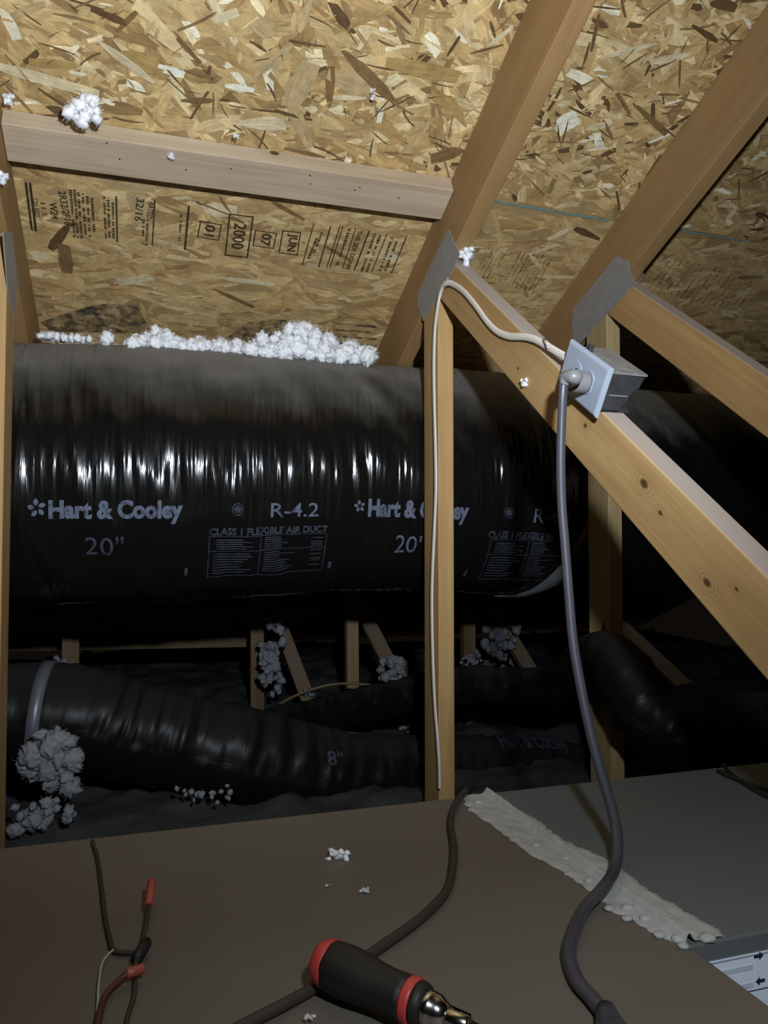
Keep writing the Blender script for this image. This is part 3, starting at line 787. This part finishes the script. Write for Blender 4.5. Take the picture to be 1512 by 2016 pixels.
# ------------------------------------------------------------------ far framing under the roof
def far_board(a, b, Ya, Yb, w, lab, name='web_brace', mat=None, t=.038, cat='brace', zlo=None):
    p = Vector(onY(*a, Ya)); q = Vector(onY(*b, Yb)); d = (q-p).normalized()
    if d.z < -.3: q = q+d*((q.z-FLOOR+.03)/-d.z)      # foot buried in the insulation
    up_ = Vector((0, 1, 0)) if abs(d.y) < .9 else Vector((0, 0, 1))
    s = d.cross(up_).normalized()*w/2
    P = [p-s, p+s, q+s, q-s]
    return prism(name, [tuple(v) for v in P], tuple(up_*t), tuple(d), mat or M_far, None, .002, label=lab, cat=cat)
YF = 2.75
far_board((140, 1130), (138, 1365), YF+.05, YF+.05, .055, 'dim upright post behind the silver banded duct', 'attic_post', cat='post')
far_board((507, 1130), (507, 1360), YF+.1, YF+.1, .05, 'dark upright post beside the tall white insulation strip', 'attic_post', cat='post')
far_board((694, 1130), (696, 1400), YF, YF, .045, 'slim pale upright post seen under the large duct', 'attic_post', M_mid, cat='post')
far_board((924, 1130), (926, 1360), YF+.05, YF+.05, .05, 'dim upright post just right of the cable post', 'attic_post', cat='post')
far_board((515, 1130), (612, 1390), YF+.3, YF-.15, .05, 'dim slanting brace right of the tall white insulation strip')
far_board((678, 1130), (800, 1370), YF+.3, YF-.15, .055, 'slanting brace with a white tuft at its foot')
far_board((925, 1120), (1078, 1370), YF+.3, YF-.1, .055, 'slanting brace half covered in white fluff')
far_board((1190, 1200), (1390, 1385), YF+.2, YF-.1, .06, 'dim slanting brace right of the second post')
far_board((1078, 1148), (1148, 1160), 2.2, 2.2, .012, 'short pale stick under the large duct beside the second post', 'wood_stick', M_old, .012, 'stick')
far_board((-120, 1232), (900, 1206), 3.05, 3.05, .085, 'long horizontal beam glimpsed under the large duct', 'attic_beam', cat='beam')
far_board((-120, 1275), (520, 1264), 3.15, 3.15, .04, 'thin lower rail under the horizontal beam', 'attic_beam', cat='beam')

# ------------------------------------------------------------------ loose insulation
_ico = {}
def ico(n):
    if n not in _ico:
        bm = bmesh.new(); bmesh.ops.create_icosphere(bm, subdivisions=n, radius=1.0)
        bm.verts.index_update()
        _ico[n] = (np.array([v.co[:] for v in bm.verts]), [tuple(v.index for v in f.verts) for f in bm.faces]); bm.free()
    return _ico[n]
def fluff(name, blobs, lab, seed, mat=None, sub=3, hairs=40, group=None, cat='insulation', hair=1.0):
    """cottony clump: lumpy blobs (centre, radius) with curly fibres standing off them"""
    rr = R_(seed); V = []; Fc = []; o = 0
    iv, fi = ico(sub)
    for c, rad in blobs:
        c = np.array(c); off = rr.uniform(-50, 50, 3)
        sc = rr.uniform(.75, 1.3, 3)
        d = np.array([mnoise.fractal(Vector(p*2.1+off), .7, 2.2, 4) for p in iv])
        P = iv*(1+.50*d+rr.normal(0, .05, len(iv)))[:, None]*sc*rad
        V.append(P+c); Fc += [tuple(k+o for k in t) for t in fi]; o += len(iv)
        for _ in range(hairs):
            k = rr.randint(len(iv)); p = P[k]+c; n_ = iv[k]; e = np.cross(n_, rr.normal(0, 1, 3)); e /= np.linalg.norm(e); g = np.cross(n_, e)
            L = rr.uniform(.25, .75)*rad*hair; w = e*max(.00030, .022*rad); cu = rr.uniform(-.7, .7)
            p0 = p-n_*rad*.1; p1 = p+n_*L*.5+g*L*cu*.35; p2 = p+n_*L*.8+g*L*cu
            V.append(np.array([p0-w, p0+w, p1-w, p1+w, p2-w*.4, p2+w*.4])); Fc += [(o, o+1, o+3, o+2), (o+2, o+3, o+5, o+4)]; o += 6
    V = np.concatenate(V); base = V.mean(0); base[2] = V[:, 2].min()
    return mesh_obj(name, V, Fc, mat or M_fluff, None, True, base=base, label=lab, cat=cat, group=group)
def px_blobs(profile, Y, dY, n, rad, seed, plane=None):
    """profile: (px, top, bottom) columns; blobs fill between"""
    rr = R_(seed); pr = np.array(profile, float); out = []
    area = np.interp(np.linspace(0, 1, 200), np.linspace(0, 1, len(pr)), pr[:, 2]-pr[:, 1])
    xsamp = np.linspace(pr[0, 0], pr[-1, 0], 400); hh = np.interp(xsamp, pr[:, 0], pr[:, 2]-pr[:, 1]); cdf = np.cumsum(hh); cdf /= cdf[-1]
    for _ in range(n):
        x = np.interp(rr.rand(), cdf, xsamp); t = np.interp(x, pr[:, 0], pr[:, 1]); b = np.interp(x, pr[:, 0], pr[:, 2])
        y = t+(b-t)*rr.rand(); ra = rr.uniform(*rad)
        f = abs((y-t)/(max(b-t, 1))-.5)*2
        q = onY(x, y, Y+rr.uniform(-dY, dY)*(1-.5*f))
        dy, dz = q[1]-DY, q[2]-DZ; e = math.hypot(dy/(RY+.012+.7*ra), dz/(RZ+.012+.7*ra))
        if e < 1: q = np.array([q[0], DY+dy/e, DZ+dz/e])      # rests on the jacket
        out.append((q, ra))
    return out
fluff('insulation_pile', px_blobs([(490, 694, 706), (510, 668, 712), (540, 652, 716), (580, 645, 720), (620, 652, 720), (650, 668, 718), (668, 688, 716), (690, 678, 716), (720, 685, 716), (738, 705, 716)], 1.845, .035, 130, (.009, .021), 3),
      'big white heap of loose insulation on the large duct beside the rafter', 4, hairs=90)
fluff('insulation_pile', px_blobs([(208, 682, 686), (265, 682, 688), (285, 655, 690), (300, 648, 694), (322, 655, 696), (345, 672, 700), (372, 668, 702), (392, 684, 704), (425, 680, 706), (450, 672, 708), (470, 680, 708), (484, 686, 708)], 1.85, .03, 100, (.006, .016), 5),
      'low white ridge of insulation along the top of the large duct', 6, hairs=60)
fluff('insulation_pile', px_blobs([(80, 664, 684), (100, 657, 684), (125, 660, 682), (150, 672, 682), (180, 674, 684)], 1.88, .02, 30, (.005, .010), 7),
      'small white clump of insulation at the left end of the duct top', 8, hairs=50)
def tuft(px, rpx, depth_pt, n, lab, seed, hairs=45, mat=None, sub=2, stretch=(1, 1), br=None, name='insulation_tuft'):
    rr = R_(seed); c = np.array(depth_pt, float); k = float(np.dot(c, FWD))/F
    R0 = rpx*k; out = []
    for _ in range(max(4, n)):
        d = np.clip(rr.normal(0, .40, 3), -.8, .8)
        out.append((c+RGT*d[0]*R0*stretch[0]+UPV*d[1]*R0*stretch[1]+FWD*d[2]*R0*.4, R0*rr.uniform(.20, .42)*min(1, .35+.65*min(stretch))*(br or 1)))
    return fluff(name, out, lab, seed, mat, sub, hairs)
pu = lambda x, y, h=.03: roof_pt(*roof_xs(x, y, h), h)
tuft((165, 240), 34, pu(166, 236, .045), 16, 'white fluffy insulation tuft hanging on the pale blocking board', 20)
tuft((172, 262), 10, pu(171, 264, .047), 10, 'thin white wisp hanging below the tuft on the blocking board', 21, stretch=(.4, 1.4))
tuft((335, 322), 9, pu(335, 322, .044), 9, 'tiny white fleck on the face of the blocking board', 22)
tuft((18, 208), 13, pu(18, 208, .02), 12, 'small white tuft above the left end of the blocking board', 23)
tuft((463, 282), 6, pu(463, 283, .035), 5, 'tiny white fleck on the top edge of the blocking board', 24)
tuft((733, 184), 12, pu(733, 184, .006), 12, 'white wisp stuck to the rough strand board high on the roof', 25, stretch=(.4, 1.3))
tuft((2, 348), 12, onX(3, 350, XL+.006), 10, 'white fleck on the truss at the left edge', 26)
tuft((914, 498), 22, onX(915, 499, XA+.024), 14, 'white insulation tuft lodged on top of the outlet truss joint', 27, stretch=(.8, 1.1))
tuft((1034, 753), 9, onX(1034, 753, XA-.004), 8, 'white fleck on the diagonal left of the outlet', 28)
fl = [((535, 1300), 60, (.33, 1.0), 'tall white strip of insulation hanging under the large duct', 2.68, 60),
      ((141, 1205), 26, (.9, .6), 'dull white tuft on top of the left far post', 2.74, 26),
      ((120, 1310), 24, (.9, .5), 'dull white tuft above the silver banded duct', 2.62, 22),
      ((780, 1330), 36, (.8, .7), 'white tuft at the foot of the slanting brace', 2.52, 36),
      ((808, 1402), 30, (.7, 1.0), 'ragged white tuft beside the cable post low down', 2.38, 30),
      ((605, 1365), 17, (1.1, .5), 'small bright white tuft at a brace foot', 2.6, 14),
      ((925, 1210), 20, (.6, .9), 'faint white tuft on top of a far post', 2.72, 18),
      ((988, 1240), 40, (.75, 1.0), 'white fluff clinging to the slanting brace', 2.78, 44),
      ((925, 1304), 22, (.9, .6), 'white tuft at the base of a far post', 2.66, 18),
      ((975, 1300), 36, (1.0, .5), 'grey spread of insulation behind the thin duct', 3.0, 30),
      ((950, 1368), 22, (.6, .8), 'square pale scrap beside the cable post', 2.1, 20),
      ((940, 1430), 45, (1.2, .5), 'grey drift of insulation under the thin duct', 2.4, 30),
      ((490, 1212), 16, (.6, .9), 'faint white tuft beside the dark far post', 2.9, 12),
      ((230, 1212), 22, (1.4, .4), 'faint white smear along the far beam', 3.0, 12),
      ((400, 1560), 30, (1.6, .5), 'dim grey scraps of insulation below the small duct', 1.75, 16)]
for i, (p, rp, stx, lb, Y, n_) in enumerate(fl):
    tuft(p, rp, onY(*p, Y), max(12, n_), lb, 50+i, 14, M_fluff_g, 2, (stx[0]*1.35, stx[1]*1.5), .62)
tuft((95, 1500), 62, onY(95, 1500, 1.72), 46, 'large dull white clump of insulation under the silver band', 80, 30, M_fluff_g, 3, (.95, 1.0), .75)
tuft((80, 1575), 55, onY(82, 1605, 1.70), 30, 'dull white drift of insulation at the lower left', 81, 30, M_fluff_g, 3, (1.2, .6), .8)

# ------------------------------------------------------------------ equipment in the foreground
PZ = -0.35; SEAM = 0.452; YE = 0.965; YC = 0.557
plen = empty('plenum_box', (-.3, .55, FLOOR), label='dusty brown sheet metal plenum top filling the foreground', cat='plenum')
box('casing', (-1.5, 0.16, FLOOR), (SEAM, YE, PZ), M_sheet_b, plen, .002)
cab = empty('furnace_cabinet', (1.1, .76, FLOOR), label='smooth grey sheet metal cabinet with a printed label on its front', cat='cabinet')
box('casing', (SEAM+.001, YC, FLOOR), (1.75, YE+.004, PZ), M_sheet_g, cab, .002)
# label on the cabinet front
def lab_rect(x0, x1, z0, z1, mat, name, d=.0012, par=cab):
    return box(name, (x0, YC-d, z0), (x1, YC-d+.0010, z1), mat, par, 0.0)
lab_rect(SEAM+.012, 1.0, -.56, PZ-.0165, M_label, 'label')
lab_rect(SEAM+.012, 1.0, PZ-.0185, PZ-.0172, M_white, 'label_border', .0016)
for i, zz in enumerate((-.0255, -.041, -.0515, -.064, -.078)):
    lab_rect(SEAM+.018, SEAM+.066, PZ+zz-.0045, PZ+zz, M_labell, 'label_row', .0016)
for zz in (-.0480, -.0730): lab_rect(SEAM+.012, .80, PZ+zz-.0006, PZ+zz, M_arrow, 'label_rule', .0017)
lab_rect(SEAM+.070, SEAM+.0706, -.5, PZ-.020, M_labell, 'label_rule', .0017)
def arrow(px, py, sgn):
    c = onY(px, py, YC-.0019); s = .0052
    P = [(-1, .28), (.1, .28), (.1, .72), (1, 0), (.1, -.72), (.1, -.28), (-1, -.28)]
    V = [(c[0]+sgn*a*s, YC-.0019, c[2]+b*s) for a, b in P]
    mesh_obj('arrow', V, [tuple(range(7)) if sgn < 0 else tuple(range(7))], M_arrow, cab)
arrow(1494, 1882, 1); arrow(1497, 1931, -1)
# mastic along the seam
Ls = [(905, 1562), (925, 1597), (985, 1636), (1040, 1680), (1100, 1712), (1165, 1755), (1205, 1795), (1245, 1812), (1300, 1846), (1345, 1862), (1384, 1868)]
Rs = [(965, 1551), (1000, 1580), (1060, 1618), (1110, 1655), (1185, 1688), (1232, 1716), (1275, 1752), (1320, 1778), (1370, 1806), (1396, 1822), (1432, 1846)]
lp = np.array([onZ(*p, PZ) for p in Ls]); rp = np.array([onZ(*p, PZ) for p in Rs])
yy = np.linspace(YE-.001, YC+.002, 150); V = []; W = 26
rg = R_(3)
lx = np.interp(-yy, -lp[:, 1], lp[:, 0]); rx = np.interp(-yy, -rp[:, 1], rp[:, 0])
lx = lx+.004*vnoise(yy*160, 3)+.003*vnoise(yy*420, 8); rx = rx+.005*vnoise(yy*130, 13)+.003*vnoise(yy*400, 18)
for i, y in enumerate(yy):
    for j in range(W):
        f = j/(W-1); x = lx[i]+(rx[i]-lx[i])*f
        e = min(1, min(f, 1-f)*9)
        h = .0013*e + .0016*e*(vnoise(x*120, y*60)+.5) + .0075*math.exp(-((x-SEAM-.002)/.0036)**2)*e + .0008*e*vnoise(x*420, y*300)
        V.append((x, y, PZ+.0002+h))
Fc = [(i*W+j, i*W+j+1, (i+1)*W+j+1, (i+1)*W+j) for i in range(len(yy)-1) for j in range(W-1)]
mas = mesh_obj('mastic_seam', V, [t[::-1] for t in Fc], M_mastic, None, True, base=(SEAM, .76, PZ), label='ragged grey bead of mastic sealing the joint between plenum and cabinet', cat='sealant')
for (a, b, ra) in [(942, 1580, .006), (1057, 1664, .005), (1115, 1690, .005), (1160, 1734, .0055), (1236, 1787, .006), (1270, 1808, .0055), (1235, 1808, .005), (1200, 1788, .005), (1298, 1840, .0055), (1336, 1848, .006), (1392, 1847, .007), (1345, 1862, .005)]:
    c = onZ(a, b, PZ+.002); iv, fi = ico(2)
    jit = 1+rg.normal(0, .07, len(iv))
    mesh_obj('sealant_blob', iv*jit[:, None]*np.array([ra*1.1, ra*.9, ra*.55])+c, fi, M_mastic, mas, True)
for (a, b) in [(1102, 1885), (886, 1938)]:
    c = onZ(a, b, PZ+.0005)
    V, Fc = lathe_data(c, (0, 0, 1), [(0, .0050), (.0012, .0050), (.0026, .0036), (.0030, .0012)], 6)
    mesh_obj('screw', V, Fc, M_chrome, plen, False)
# crumbs on the plenum
for i, (a, b, rp_, n_, stx, lb) in enumerate([(665, 1684, 22, 30, (1.0, .55), 'white insulation scrap lying on the brown plenum top'), (714, 1751, 13, 14, (1, .6), 'smaller white scrap below the first one on the plenum'),
        (646, 1742, 8, 6, (1.3, .3), 'thin white sliver left of the smaller scrap on the plenum'), (608, 2004, 14, 12, (1.2, .5), 'pale crumb beneath the screwdriver handle at the bottom edge')]):
    tuft((a, b), rp_, onZ(a, b, PZ+.004), max(4, n_//2), lb, 200+i, 12, plain('scrap_%d' % i, (.62, .58, .54), .9, .1) if i == 3 else M_fluff, 2, stx)

# ------------------------------------------------------------------ outlet box on the diagonal
XP = XA-.012
pc = [np.array(onX(*p, XP)) for p in [(1129, 668), (1216, 730), (1175, 824), (1095, 754)]]
c0 = sum(pc)/4
eu = Vector((pc[1]-pc[0])+(pc[2]-pc[3])).normalized(); ev = Vector((pc[0]-pc[3])+(pc[1]-pc[2])); ev = (ev-eu*ev.dot(eu)).normalized()
hw, hh = .0625, .0375
outl = empty('outlet_box', tuple(c0-np.array(ev)*.03), label='white duplex outlet plate on a black box nailed to the diagonal', cat='outlet')
def op(u, v, x): return tuple(Vector(c0)+eu*u+ev*v+Vector((x, 0, 0)))
# cover plate with bevelled rim
bm = bmesh.new(); MP = frame(Vector(c0), eu, ev)   # local z = eu x ev
zs = 1 if MP.col[2][0] < 0 else -1                  # local z sign that faces the room (-X)
def ring_l(hu, hv, z): return [bm.verts.new((a*hu, b*hv, z*zs)) for a, b in ((-1, -1), (1, -1), (1, 1), (-1, 1))]
r0 = ring_l(hw, hh, -.001); r1 = ring_l(hw, hh, .0025); r2_ = ring_l(hw-.0045, hh-.0045, .0058)
bm.faces.new(r0); bm.faces.new(r2_)
for a, b in ((r0, r1), (r1, r2_)):
    for i in range(4): bm.faces.new([a[i], a[(i+1) % 4], b[(i+1) % 4], b[i]])
bmesh.ops.recalc_face_normals(bm, faces=bm.faces)
bmesh.ops.bevel(bm, geom=bm.edges[:], offset=.0008, segments=2, affect='EDGES')
bm_obj('cover_plate', bm, M_white, MP, outl)
BW, BH, BD = .052, .030, .062
# box body behind the plate: four walls and a back
for nm, poly, ext, mt in (('box_top', [op(-BW, BH, .002), op(BW, BH, .002), op(BW+.004, BH, BD), op(-BW, BH, BD)], tuple(-ev*.003), M_boxt),
                          ('box_bottom', [op(-BW, -BH, .002), op(BW, -BH, .002), op(BW, -BH, BD*.9), op(-BW, -BH, BD*.9)], tuple(ev*.003), M_boxs),
                          ('box_end', [op(BW, -BH, .002), op(BW, BH-.003, .002), op(BW, BH-.003, BD), op(BW, BH*.3, BD-.004), op(BW, BH*.05, BD-.014), op(BW, -BH*.5, BD-.018), op(BW, -BH, BD-.026)], tuple(-eu*.003), M_boxs),
                          ('box_end', [op(-BW, -BH, .002), op(-BW, BH-.003, .002), op(-BW, BH-.003, BD), op(-BW, -BH, BD)], tuple(eu*.003), M_boxs),
                          ('box_back', [op(-BW, -BH, BD-.02), op(BW-.003, -BH, BD-.028), op(BW-.003, BH-.003, BD-.006), op(-BW, BH-.003, BD-.004)], (-.003, 0, 0), M_boxs)):
    prism(nm, poly, ext, eu, mt, outl, 0.0)
prism('box_rib', [op(BW+.0005, -BH*.18, .012), op(BW+.0005, -BH*.12, .012), op(BW+.0005, -BH*.12, BD-.020), op(BW+.0005, -BH*.18, BD-.020)], tuple(eu*.002), (1, 0, 0), M_greyp, outl, 0.0)
prism('mounting_ear', [op(-.034, BH, .010), op(-.026, BH, .010), op(-.026, BH+.011, .010), op(-.034, BH+.011, .010)], (.008, 0, 0), ev, M_boxs, outl, .001)
for sgn in (-1, 1):
    cu = sgn*.0195
    rec = None
    bm = bmesh.new(); vs = []
    for k in range(32):
        a = 2*math.pi*k/32; r0_ = .0172
        vs.append(bm.verts.new((cu+max(-.0142, min(.0142, r0_*math.cos(a))), r0_*math.sin(a), .0056*zs)))
    fc = bm.faces.new(vs); ex = bmesh.ops.extrude_face_region(bm, geom=[fc])
    for v in ex['geom']:
        if isinstance(v, bmesh.types.BMVert): v.co.z += .0016*zs
    bmesh.ops.recalc_face_normals(bm, faces=bm.faces)
    rec = bm_obj('receptacle', bm, M_white, MP, outl)
    if sgn < 0:
        for (u, v, du, dv) in ((cu+.004, .0064, .0042, .0011), (cu+.004, -.0064, .0036, .0011), (cu-.0075, 0, .0022, .0022)):
            bm = bmesh.new(); bmesh.ops.create_cube(bm, size=1.0, matrix=Matrix.Translation((u, v, .0073*zs)) @ Matrix.Diagonal((du*2, dv*2, .0006, 1)))
            m_ = bpy.data.meshes.new('slot'); bm.to_mesh(m_); bm.free(); m_.materials.append(M_dark)
            so = bpy.data.objects.new('slot', m_); link(so, rec)
# the plug: round body on the lower receptacle, bending over to the left
pl = Vector(c0)+eu*.0195+Vector((-.0078, 0, 0)); pl = np.array(pl)
u_ = np.array(eu)
plug = empty('power_plug_cord', tuple(onZ(1190, 1740, PZ)), label='thick grey extension cord plugged into the lower outlet, hanging down to the plenum', cat='cord')
V, Fc = lathe_data(pl, (-1, 0, 0), [(0, .0150), (.004, .0158), (.018, .0160), (.024, .0150)], 28)
mesh_obj('plug_body', V, Fc, M_greyp, plug, True)
e1 = pl+np.array([-.036, -.004, .000])
hd = catmull([pl+np.array([-.020, 0, 0]), pl+np.array([-.032, 0, .002]), onX(1132, 742, pl[0]-.042), onX(1116, 743, pl[0]-.048), onX(1110, 756, pl[0]-.050)], 8)
V, Fc = tube_data(hd, np.interp(np.linspace(0, 1, len(hd)), [0, .3, .6, 1], [.0150, .0128, .0096, .0068]), seg=20)
mesh_obj('plug_head', V, Fc, M_greyp, plug, True)
st_ = onX(1110, 752, pl[0]-.050); z0 = float(np.dot(st_, FWD)); ct = onZ(1214, 1700, PZ+.009); z1 = float(np.dot(ct, FWD))
def at_depth(px, py, z): d = ray(px, py); return d*z
cp = [st_]
for (a, b) in [(1107, 800), (1104, 900), (1106, 990), (1113, 1080), (1120, 1170), (1128, 1260), (1143, 1350), (1162, 1440), (1183, 1520), (1204, 1590), (1215, 1650)]:
    f = (b-752)/(1700-752); cp.append(at_depth(a, b, z0+(z1-z0)*f**1.6))
for (a, b) in [(1211, 1706), (1190, 1744), (1150, 1790), (1128, 1838), (1120, 1880), (1136, 1930), (1168, 1968), (1192, 2000), (1205, 2035)]:
    cp.append(onZ(a, b, PZ+.0065+(.006 if b < 1770 else 0)))
cc = catmull(cp, 12)
V, Fc = tube_data(cc, .0062, .0048, side=(.8, -.3, 0.1), seg=16)
mesh_obj('cord', V, Fc, M_cord, plug, True)
# moulded connector where the cord ends at the bottom of the picture
e = cc[-1]; dirn = cc[-1]-cc[-6]; dirn[2] = 0; dirn /= np.linalg.norm(dirn)
V, Fc = tube_data(np.array([e-dirn*.022, e-dirn*.012, e+dirn*.004, e+dirn*.012, e+dirn*.045]), np.array([.0068, .0085, .012, .0165, .0165]), np.array([.006, .0065, .0085, .011, .011]), side=np.cross(dirn, (0, 0, 1)), seg=18)
V = [np.array(v)+np.array([0, 0, .004]) for v in V]
mesh_obj('socket_end', V, Fc, M_cord, plug, True)

# ------------------------------------------------------------------ white cable stapled to the truss
xo = XA-.0048
cab_px = [(865, 1552), (864, 1500), (860, 1440), (856, 1390), (852, 1300), (850, 1200), (851, 1130), (855, 1040), (858, 960), (857, 880), (855, 800), (854, 720), (856, 650), (862, 600), (869, 570), (879, 557), (893, 560), (914, 575), (938, 604), (958, 632), (978, 652), (1002, 662), (1030, 663), (1052, 668), (1073, 679), (1096, 693), (1112, 702)]
pts = [onX(a, b, xo if b > 620 or a > 885 else xo-.004) for a, b in cab_px]
pts[-1] = pts[-1]; cw = catmull(pts, 8)
T = np.gradient(cw, axis=0); T /= np.linalg.norm(T, axis=1)[:, None]
V = []; sg = 12
for i, p in enumerate(cw):
    s = np.cross(T[i], (1, 0, 0)); s /= np.linalg.norm(s)
    for j in range(sg):
        a = 2*math.pi*j/sg; V.append(p+s*.0066*math.cos(a)+np.array([1., 0, 0])*.0030*math.sin(a))
Fc = [(i*sg+j, i*sg+(j+1) % sg, (i+1)*sg+(j+1) % sg, (i+1)*sg+j) for i in range(len(cw)-1) for j in range(sg)]
wc = empty('white_cable', tuple(pts[0]), label='flat white electrical cable stapled up the post and along to the outlet', cat='cable')
mesh_obj('jacket', V, Fc, M_ivory, wc, True)
for (a, b, ang) in [(877, 556, .7), (1073, 676, -1.0)]:
    c = np.array(onX(a, b, XA-.0105)); d = np.array([0, -math.cos(ang), math.sin(ang)])
    V, Fc = tube_data(np.array([c+d*.010+np.array([.010, 0, 0]), c+d*.010, c-d*.010, c-d*.010+np.array([.010, 0, 0])]), .0016, .0012, side=(0.0, d[2], -d[1]), seg=8)
    mesh_obj('staple', V, Fc, M_foil, wc, True)

# ------------------------------------------------------------------ dark wire on the plenum
wp = [onZ(925, 1553, PZ+.002)+np.array([0, .03, -.03]), onZ(918, 1556, PZ+.005), onZ(896, 1585, PZ+.005)]
wp += [onZ(a, b, PZ+.0048) for a, b in [(887, 1620), (893, 1665), (890, 1715), (880, 1752), (852, 1786), (815, 1818), (770, 1850), (726, 1880), (680, 1908), (630, 1938), (570, 1972), (500, 2008), (440, 2040)]]
V, Fc = tube_data(catmull(wp, 10), .0045, seg=12)
mesh_obj('thermostat_wire', V, Fc, M_wire, None, True, base=wp[5], label='brown black wire running from the far plenum edge under the screwdriver', cat='wire')

# ------------------------------------------------------------------ screwdriver
sdz = PZ+.0195
A0 = onZ(640, 1880, sdz); A1 = onZ(900, 1985, sdz); axd = A1-A0; axd[2] = 0; axd /= np.linalg.norm(axd)
# lies across the wire, handle end slightly raised
sd = empty('screwdriver', tuple(onZ(760, 1945, PZ)), label='black and red multi-bit screwdriver lying at the bottom of the plenum', cat='screwdriver')
O = onZ(627, 1898, sdz)
O = O+np.array([0, 0, .004]); axd = axd+np.array([0, 0, -.03]); axd /= np.linalg.norm(axd)
def part(name, prof, mat, seg=32, flute=0.0):
    V, Fc = lathe_data(O, axd, prof, seg)
    if flute:
        V = np.array(V); n_ = len(prof)
        for i in range(n_):
            for j in range(seg):
                c = O+axd*prof[i][0]; k = 1-flute*max(0, math.cos(6*2*math.pi*j/seg))
                V[i*seg+j] = c+(V[i*seg+j]-c)*k
    mesh_obj(name, V, Fc, mat, sd, True)
part('end_cap', [(-.001, .004), (0, .010), (.0025, .0145), (.006, .0168), (.0125, .0175), (.0135, .0172)], M_red)
part('grip', [(.0135, .0170), (.016, .0182), (.026, .0186), (.040, .0180), (.052, .0162), (.064, .0152), (.078, .0156), (.0835, .0158)], M_black, 48, .05)
part('grip_ring', [(.0835, .0158), (.085, .0163), (.0895, .0160), (.091, .0154)], M_red)
part('collar', [(.091, .0150), (.0935, .0150), (.097, .0140), (.0985, .0118)], M_black)
part('ferrule', [(.0985, .0112), (.100, .0118), (.104, .0118), (.1045, .0112), (.109, .0112), (.1115, .0092), (.1160, .0078)], M_chrome)
part('hex_shank', [(.1160, .0070), (.117, .0074), (.132, .0074), (.133, .0060)], M_chrome, 6)
part('bit', [(.133, .0042), (.160, .0042), (.166, .0022)], M_chrome, 6)

# ------------------------------------------------------------------ wires and connectors on the left of the plenum
def wire(name, pp, rad, mat, lab, lift=.003, cat='wire', parent=None, zs_=None):
    P = [onZ(a, b, PZ+lift+(zs_[i] if zs_ else 0)) for i, (a, b) in enumerate(pp)]
    V, Fc = tube_data(catmull(P, 9), rad, seg=10)
    return mesh_obj(name, V, Fc, mat, parent, True, base=P[len(P)//2], label=lab, cat=cat)
wire('control_wire', [(182, 1656), (192, 1690), (199, 1740), (206, 1800), (216, 1848), (226, 1872), (262, 1876)], .0022, M_wire, 'faint brown wire dropping from the far plenum edge at left')
sp = empty('wire_splice', tuple(onZ(270, 1900, PZ)), label='pair of dark wires ending in coral butt connectors', cat='connector')
def cap(px0, px1, z0_, z1_, rad, parent):
    a = onZ(*px0, PZ+z0_); b = onZ(*px1, PZ+z1_); L = float(np.linalg.norm(b-a))
    V, Fc = lathe_data(a, b-a, [(0, rad*.82), (.001, rad), (L*.48, rad), (L*.52, rad*.95), (L-.001, rad), (L, rad*.8)], 18)
    mesh_obj('butt_connector', V, Fc, M_pink, parent, True)
cap((293, 1782), (300, 1733), .012, .022, .0042, sp); cap((248, 1917), (284, 1906), .010, .010, .0040, sp)
wire('wire_lead', [(294, 1780), (290, 1810), (284, 1838), (277, 1868), (268, 1892), (266, 1925), (264, 1960), (252, 2000), (246, 2030)], .0019, M_wire, None, .003, None, sp, [.009, .008, .006, .005, .004, .001, 0, 0, 0])
wire('wire_lead', [(250, 1917), (238, 1928), (220, 1945), (204, 1968), (196, 1995), (190, 2030)], .0028, M_redw, None, .004, None, sp, [.006, .004, .002, 0, 0, 0])
V, Fc = tube_data(np.array([onZ(288, 1858, PZ+.008), onZ(276, 1876, PZ+.008), onZ(266, 1890, PZ+.007)]), np.array([.006, .0062, .0045]), np.array([.0045, .005, .004]), seg=12)
mesh_obj('tape_wrap', V, Fc, M_black, sp, True)
wire('bare_wire', [(226, 1868), (212, 1880), (200, 1900), (194, 1940), (192, 1980), (186, 2030)], .0010, plain('pale_wire', (.42, .40, .36), .4), 'thin pale wire looping beside the coral connectors', .004)
# wires at the far right of the cabinet top
wire('cabinet_wire', [(1414, 1518), (1440, 1530), (1470, 1542), (1512, 1556), (1580, 1585)], .0036, M_black, 'black wire lying on the far right of the grey cabinet top')
wire('cabinet_wire', [(1424, 1505), (1438, 1522), (1480, 1552), (1520, 1572), (1590, 1600)], .0030, M_black, 'second black wire crossing the first at the cabinet top right')
# dark cables in the background
def cable(pp, Y, rad, lab, mat=M_black):
    P = [onY(a, b, Y+.05*math.sin(i)) for i, (a, b) in enumerate(pp)]
    V, Fc = tube_data(catmull(P, 10), rad, seg=8)
    mesh_obj('slack_cable', V, Fc, mat, None, True, base=P[len(P)//2], label=lab, cat='cable')
cable([(520, 1410), (570, 1375), (640, 1350), (700, 1346), (760, 1355), (800, 1372)], 2.52, .005, 'slack brown cable arching under the large duct', plain('brown_cable', (.16, .10, .05), .5))
cable([(480, 1392), (560, 1420), (660, 1440), (760, 1448), (840, 1452)], 2.10, .005, 'black cable sagging behind the small duct')
